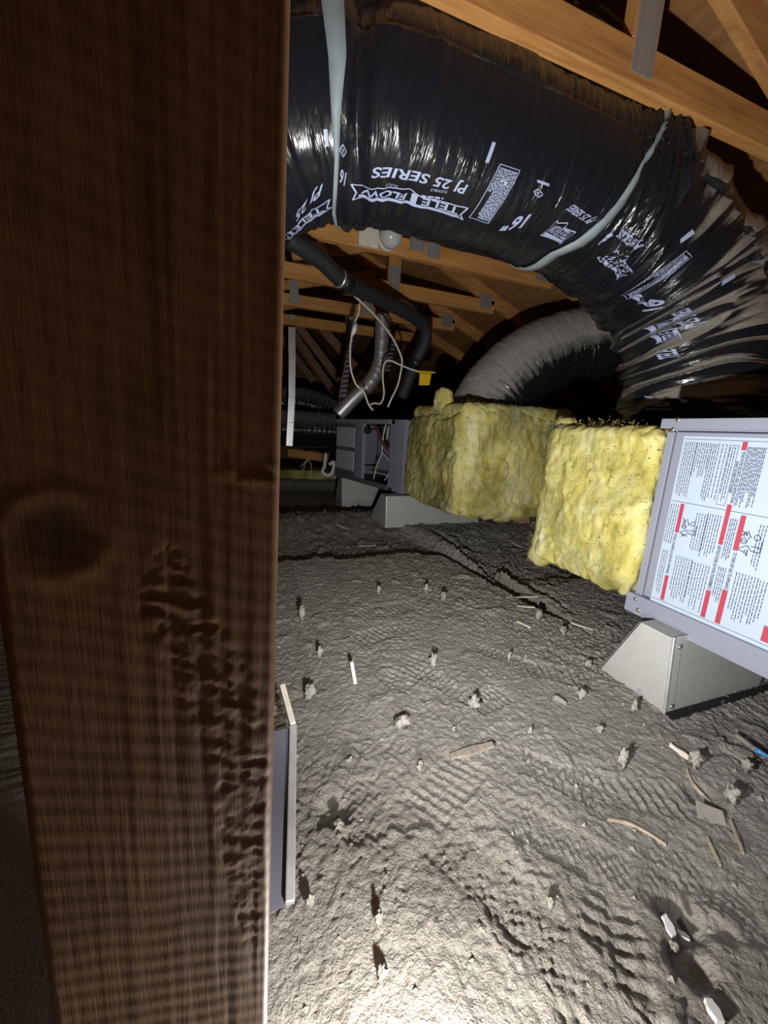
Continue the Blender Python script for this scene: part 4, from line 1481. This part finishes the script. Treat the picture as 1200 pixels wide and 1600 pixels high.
# folded grey panel leaning behind the stud
pa, pb, pc = P(439, 1068, Z=.06), P(456, 1135, Z=.09), P(453, 1412, Z=.01)
lp_ = thing('leaning_panel', 'folded blue grey sheet metal panel on the floor against the stud', 'panel', (.04, .5, 0))
x0, x1 = P(436, 1300, Z=.09)[0] - .03, P(456, 1250, Z=.09)[0]
yn, yf = P(453, 1410, Z=.0)[1] - .005, P(456, 1135, Z=.07)[1]
xe = (P(456, 1135, Z=.07)[0] + P(452, 1410, Z=0.0)[0]) / 2
a0 = np.array([P(453, 1412, Z=.012)[0], P(453, 1412, Z=.012)[1], .012])
a1 = np.array([P(458, 1135, Z=.10)[0], P(458, 1135, Z=.10)[1], .10])
dl = a1 - a0; dl /= np.linalg.norm(dl)
sx = np.array([-1, 0.0, 0.0]); nn = np.cross(dl, sx); nn = nn if nn[2] > 0 else -nn
obj('edge_fold', MB().bar(a0, a1, .016, .014, up=nn), M['foil'], lp_, bevel=.002)
obj('panel_sheet', MB().hexa([a0 + sx * .006 - nn * .008, a1 + sx * .006 - nn * .008, a1 + sx * .20 - nn * .008, a0 + sx * .20 - nn * .008,
                              a0 + sx * .006 - nn * .004, a1 + sx * .006 - nn * .004, a1 + sx * .20 - nn * .004, a0 + sx * .20 - nn * .004]), M['paint_dark'], lp_)  # dark paint puts the shade of the panel's inner side into its colour
a2 = P(441, 1072, Z=.125)
obj('end_fold', MB().bar(a1, a2, .016, .012, up=nn), M['plaster'], lp_, bevel=.002)

# ------------------------------------------------------------------ debris on the floor
def fz(x, y):
    return float(floor_z(np.array([x]), np.array([y]))[0])


def on_floor(px, py):
    p = P(px, py, Z=0)
    for _ in range(4):
        p = P(px, py, Z=fz(p[0], p[1]))
    return p


def clump(px, py, rpx, lab_, tall=1.0, seed=None):
    p = on_floor(px, py)
    r = rpx / FPX * float((p - CAM) @ _F)
    bm = bmesh.new()
    bmesh.ops.create_icosphere(bm, subdivisions=3, radius=1)
    sd = seed or int(px * 7 + py)
    V = np.array([v.co[:] for v in bm.verts])
    F = [tuple(v.index for v in f.verts) for f in bm.faces]
    bm.free()
    k = 1 + .6 * vn3(V[:, 0] * 1.6, V[:, 1] * 1.6, V[:, 2] * 1.6, sd) + .6 * vn3(V[:, 0] * 4.5, V[:, 1] * 4.5, V[:, 2] * 4.5, sd + 1)
    V = V * k[:, None] * np.array([.85, .7, 1.15 * tall]) * r * .8
    V[:, 2] -= V[:, 2].min() + .002
    mb = MB(); mb.v = [tuple(v + p) for v in V]; mb.f = F
    return tag(obj('insulation_clump', mb, M['clump'], smooth=True), lab_, 'clump', 'loose insulation clumps')


for c_ in (
        (676, 1046, 8, 'grey insulation clump on the open floor above the tread mark', 1.4), (484, 1096, 10, 'grey insulation clump beside the top of the leaning metal panel', 1.3),
        (627, 1138, 14, 'wide broken insulation lump left of the flat wood shim', .8), (500, 1030, 6, 'small grey clump left of the upright splinter', 1.6),
        (472, 972, 6, 'small grey clump near the stud edge, upper left of floor', 2.0), (740, 1108, 12, 'grey clump at the heel of the small tread mark', .8),
        (970, 1200, 9, 'grey clump with a long shadow below the near stand corner', 1.7), (990, 1112, 9, 'grey clump against the near stand corner', 1.0),
        (935, 1146, 6, 'small grey clump in front of the near stand', 1.2), (591, 1442, 9, 'grey clump at bottom centre, the upper of two', 1.3),
        (597, 1527, 10, 'pale fluffy clump lowest on the bright floor', 1.3), (486, 1412, 9, 'grey clump beside the foot of the leaning metal panel', 1.0),
        (545, 1192, 8, 'grey clump above the deep heel mark', .7), (655, 1205, 7, 'grey clump below the broken insulation lump', 1.0),
        (708, 1143, 5, 'small grey clump right of the broken insulation lump', 1.0), (918, 1043, 7, 'grey clump at the left tip of the near stand', 1.0),
        (795, 1032, 4, 'tiny grey clump on the right of the open floor', 2.0), (908, 1092, 8, 'grey clump right of the curled strip', .9),
        (1085, 1197, 13, 'lumpy clump at the right below the near stand', .9), (1140, 1250, 15, 'large lumpy clump at the right edge of the floor', .8),
        (1165, 1205, 12, 'lumpy clump beside the blue ended wire', .9), (859, 1416, 8, 'small grey clump right of the long tread marks', 1.0),
        (530, 1292, 11, 'curved flap of insulation at the deep heel mark', .5), (592, 928, 4, 'tiny grey clump at the middle of the upper floor', 1.8),
        (665, 928, 4, 'tiny grey clump in the upper floor toward the far plenum', 1.8), (693, 938, 6, 'broken grey clump in the upper floor', 1.0),
        (840, 970, 9, 'grey clump among the pale splinters', 1.0), (880, 992, 7, 'grey clump below the rightmost pale splinter', .9), (828, 1148, 4, 'tiny grey clump right of the wood shim', 1.6), (1050, 1485, 9, 'grey clump just below the white plastic chips', .8)):
    clump(*c_[:4], tall=c_[4])


def stick(name, a, b, wid, mat, lab_, lift=.004, up=0.0, cat='splinter', group=None, bend=0.0, thick=.004, upright=False):
    A, B = on_floor(*a), on_floor(*b)
    A = A + np.array([0, 0, lift + wid * (.5 if upright else .0)]); B = B + np.array([0, 0, lift + up + wid * (.5 if upright else .0)])
    side = np.cross(B - A, (0, 0, 1)); side /= np.linalg.norm(side)
    rows = []
    n = 10
    for i in range(n + 1):
        f = i / n
        c = A + (B - A) * f + side * bend * math.sin(f * math.pi)
        t = wid * (.9 + .2 * math.sin(f * 7 + a[0]))
        u = np.array([0, 0, 1.0]) if upright else side
        w_ = side if upright else np.array([0, 0, 1.0])
        rows.append([c - u * t / 2 - w_ * thick / 2, c + u * t / 2 - w_ * thick / 2, c + u * t / 2 + w_ * thick / 2, c - u * t / 2 + w_ * thick / 2])
    mb = MB()
    for r in rows:
        mb.v += [tuple(p) for p in r]
    for i in range(n):
        for k in range(4):
            k2 = (k + 1) % 4
            mb.f.append((4 * i + k, 4 * i + k2, 4 * i + 4 + k2, 4 * i + 4 + k))
    mb.f += [(3, 2, 1, 0), (4 * n, 4 * n + 1, 4 * n + 2, 4 * n + 3)]
    return tag(obj(name, mb, M[mat]), lab_, cat, group)


G_ = 'wood splinters on the floor'
stick('wood_splinter', (829, 903), (856, 913), .013, 'splinter', 'pale splinter under the near plenum, topmost of its cluster', group=G_)
stick('wood_splinter', (775, 936), (863, 932), .008, 'splinter', 'longest pale splinter, lying level left of the near plenum', group=G_)
stick('wood_splinter', (808, 948), (835, 950), .012, 'splinter', 'short pale splinter just below the longest level one', group=G_)
stick('wood_splinter', (808, 972), (829, 982), .011, 'splinter', 'pale splinter lowest left of its cluster', group=G_)
stick('wood_splinter', (892, 974), (927, 986), .013, 'splinter', 'pale splinter left of the near furnace lower corner', group=G_)
stick('wood_splinter', (797, 845), (816, 856), .010, 'splinter', 'curved pale splinter before the small wood block', group=G_, bend=.01)
stick('wood_splinter', (525, 820), (545, 828), .010, 'splinter', 'pale splinter before the far small stand', group=G_)
stick('wood_splinter', (625, 833), (640, 840), .008, 'splinter', 'pale splinter before the far plenum stand', group=G_)
stick('wood_splinter', (560, 854), (598, 853), .008, 'splinter', 'pale level splinter on the dark far floor', group=G_)
p0 = on_floor(555, 1068)
o = obj('upright_splinter', MB().bar(p0, P(549, 1034, Y=p0[1] + .01), .009, .007, up=(1, 0, 0)), M['splinter'])
tag(o, 'pale splinter standing upright in the middle floor', 'splinter', G_)
stick('wood_shim', (702, 1190), (768, 1178), .017, 'dusty_strip', 'flat greyish wood shim lying right of centre floor', lift=.012, up=.012, cat='shim', thick=.006)
stick('curved_strip', (948, 1284), (1040, 1324), .006, 'brown_strip', 'long curved brown strip standing on edge at right', upright=True, bend=-.012, cat='strip', thick=.003, lift=.002)
stick('wood_splinter', (1046, 1167), (1075, 1188), .012, 'splinter', 'pale splinter just below the near stand', upright=True, group=G_, lift=0)
stick('brown_strip', (1072, 1205), (1110, 1256), .006, 'brown_strip', 'brown bent strip left of the large lumpy clump', upright=True, bend=.01, cat='strip', thick=.003, lift=.002)
stick('brown_strip', (1140, 1285), (1160, 1337), .006, 'brown_strip', 'brown strip on edge at the far right of the floor', upright=True, cat='strip', thick=.003, lift=.002)
stick('brown_strip', (1104, 1312), (1124, 1356), .006, 'brown_strip', 'short brown strip on edge next to the folded card', upright=True, cat='strip', thick=.003, lift=.002)
stick('white_stick', (1104, 1568), (1124, 1604), .012, 'white_plastic', 'white plastic stick at the bottom right corner', cat='stick', lift=.006, thick=.008)
stick('curled_strip', (858, 1101), (884, 1103), .014, 'grey_wire', 'curled grey strip on the floor left of the near stand', upright=True, bend=-.02, cat='strip', thick=.003, lift=0)
p = on_floor(1110, 1285)
o = obj('folded_card', MB().add([p + np.array(q_) for q_ in ((-.016, .012, .0), (.0, .03, .018), (.03, .0, .016), (.018, -.018, .0), (-.015, .011, -.003), (.001, .029, .015), (.031, -.001, .013), (.019, -.019, -.003))],
                                [(0, 1, 2, 3), (7, 6, 5, 4), (0, 4, 5, 1), (1, 5, 6, 2), (2, 6, 7, 3), (3, 7, 4, 0)]), M['grey_wire'])
tag(o, 'bent dusty piece of card sticking out of the insulation at right', 'card')
for (a, b, wd, lab_) in (((1034, 1442), (1050, 1474), .012, 'longer white plastic chip on the dark hollow at right'), ((1060, 1466), (1068, 1478), .014, 'short white plastic chip right of the longer chip')):
    stick('plastic_chip', a, b, wd, 'white_plastic', lab_, lift=.014, cat='chip', group='white plastic chips')
bw = thing('cut_wire', 'dusty wire with a bright blue end at the right edge', 'wire', tuple(on_floor(1185, 1178)))
A, B, C_ = on_floor(1148, 1155), on_floor(1168, 1170), on_floor(1178, 1178)
E_ = on_floor(1198, 1189)
up_ = np.array([0, 0, .012])
obj('dusty_sheath', MB().tube(spline([A + up_, B + up_, C_ + up_], 6), .006, 8), M['grey_wire'], bw, smooth=True)
obj('blue_core', MB().tube([C_ + up_, (C_ + E_) / 2 + up_, E_ + up_], [.0065, .0055, .004], 8), M['blue'], bw, smooth=True)

# fine crumbs nobody could count
r = np.random.default_rng(3)
n = 2600
cx_ = r.uniform(.0, 2.0, n) ** 1.0; cy_ = r.uniform(.15, 2.6, n)
keep = ~((cx_ > 1.0) & (cy_ < 1.3))
cx_, cy_ = cx_[keep], cy_[keep]
cz_ = floor_z(cx_, cy_)
mb = MB()
oct_f = [(0, 2, 4), (2, 1, 4), (1, 3, 4), (3, 0, 4), (2, 0, 5), (1, 2, 5), (3, 1, 5), (0, 3, 5)]
for x, y, z in zip(cx_, cy_, cz_):
    s = .0012 + .0045 * r.random() ** 3
    e3 = r.uniform(.6, 1.5, 3) * s
    mb.add([(x + e3[0], y, z), (x - e3[0], y + s * .3, z), (x, y + e3[1], z), (x, y - e3[1], z + s * .2), (x, y, z + e3[2]), (x, y, z - s)], oct_f)
for _ in range(260):
    x, y = r.uniform(.15, 1.95), r.uniform(1.45, 3.3)
    z = float(floor_z(np.array([x]), np.array([y]))[0]) + .003
    a_ = r.uniform(0, 3.14); L_ = r.uniform(.004, .02); e3 = (L_ * math.cos(a_), L_ * math.sin(a_))
    mb.add([(x + e3[0], y + e3[1], z), (x - e3[0], y - e3[1], z), (x - e3[1] * .15, y + e3[0] * .15, z), (x + e3[1] * .15, y - e3[0] * .15, z), (x, y, z + .004), (x, y, z - .003)], oct_f)
o = obj('insulation_crumbs', mb, M['clump'], loc=(0, 0, 0))
o['kind'] = 'stuff'
o['label'] = 'fine crumbs of insulation scattered over the floor'
print('objects', len(bpy.data.objects), 'tris', sum(len(o.data.polygons) * 2 for o in bpy.data.objects if o.type == 'MESH'))
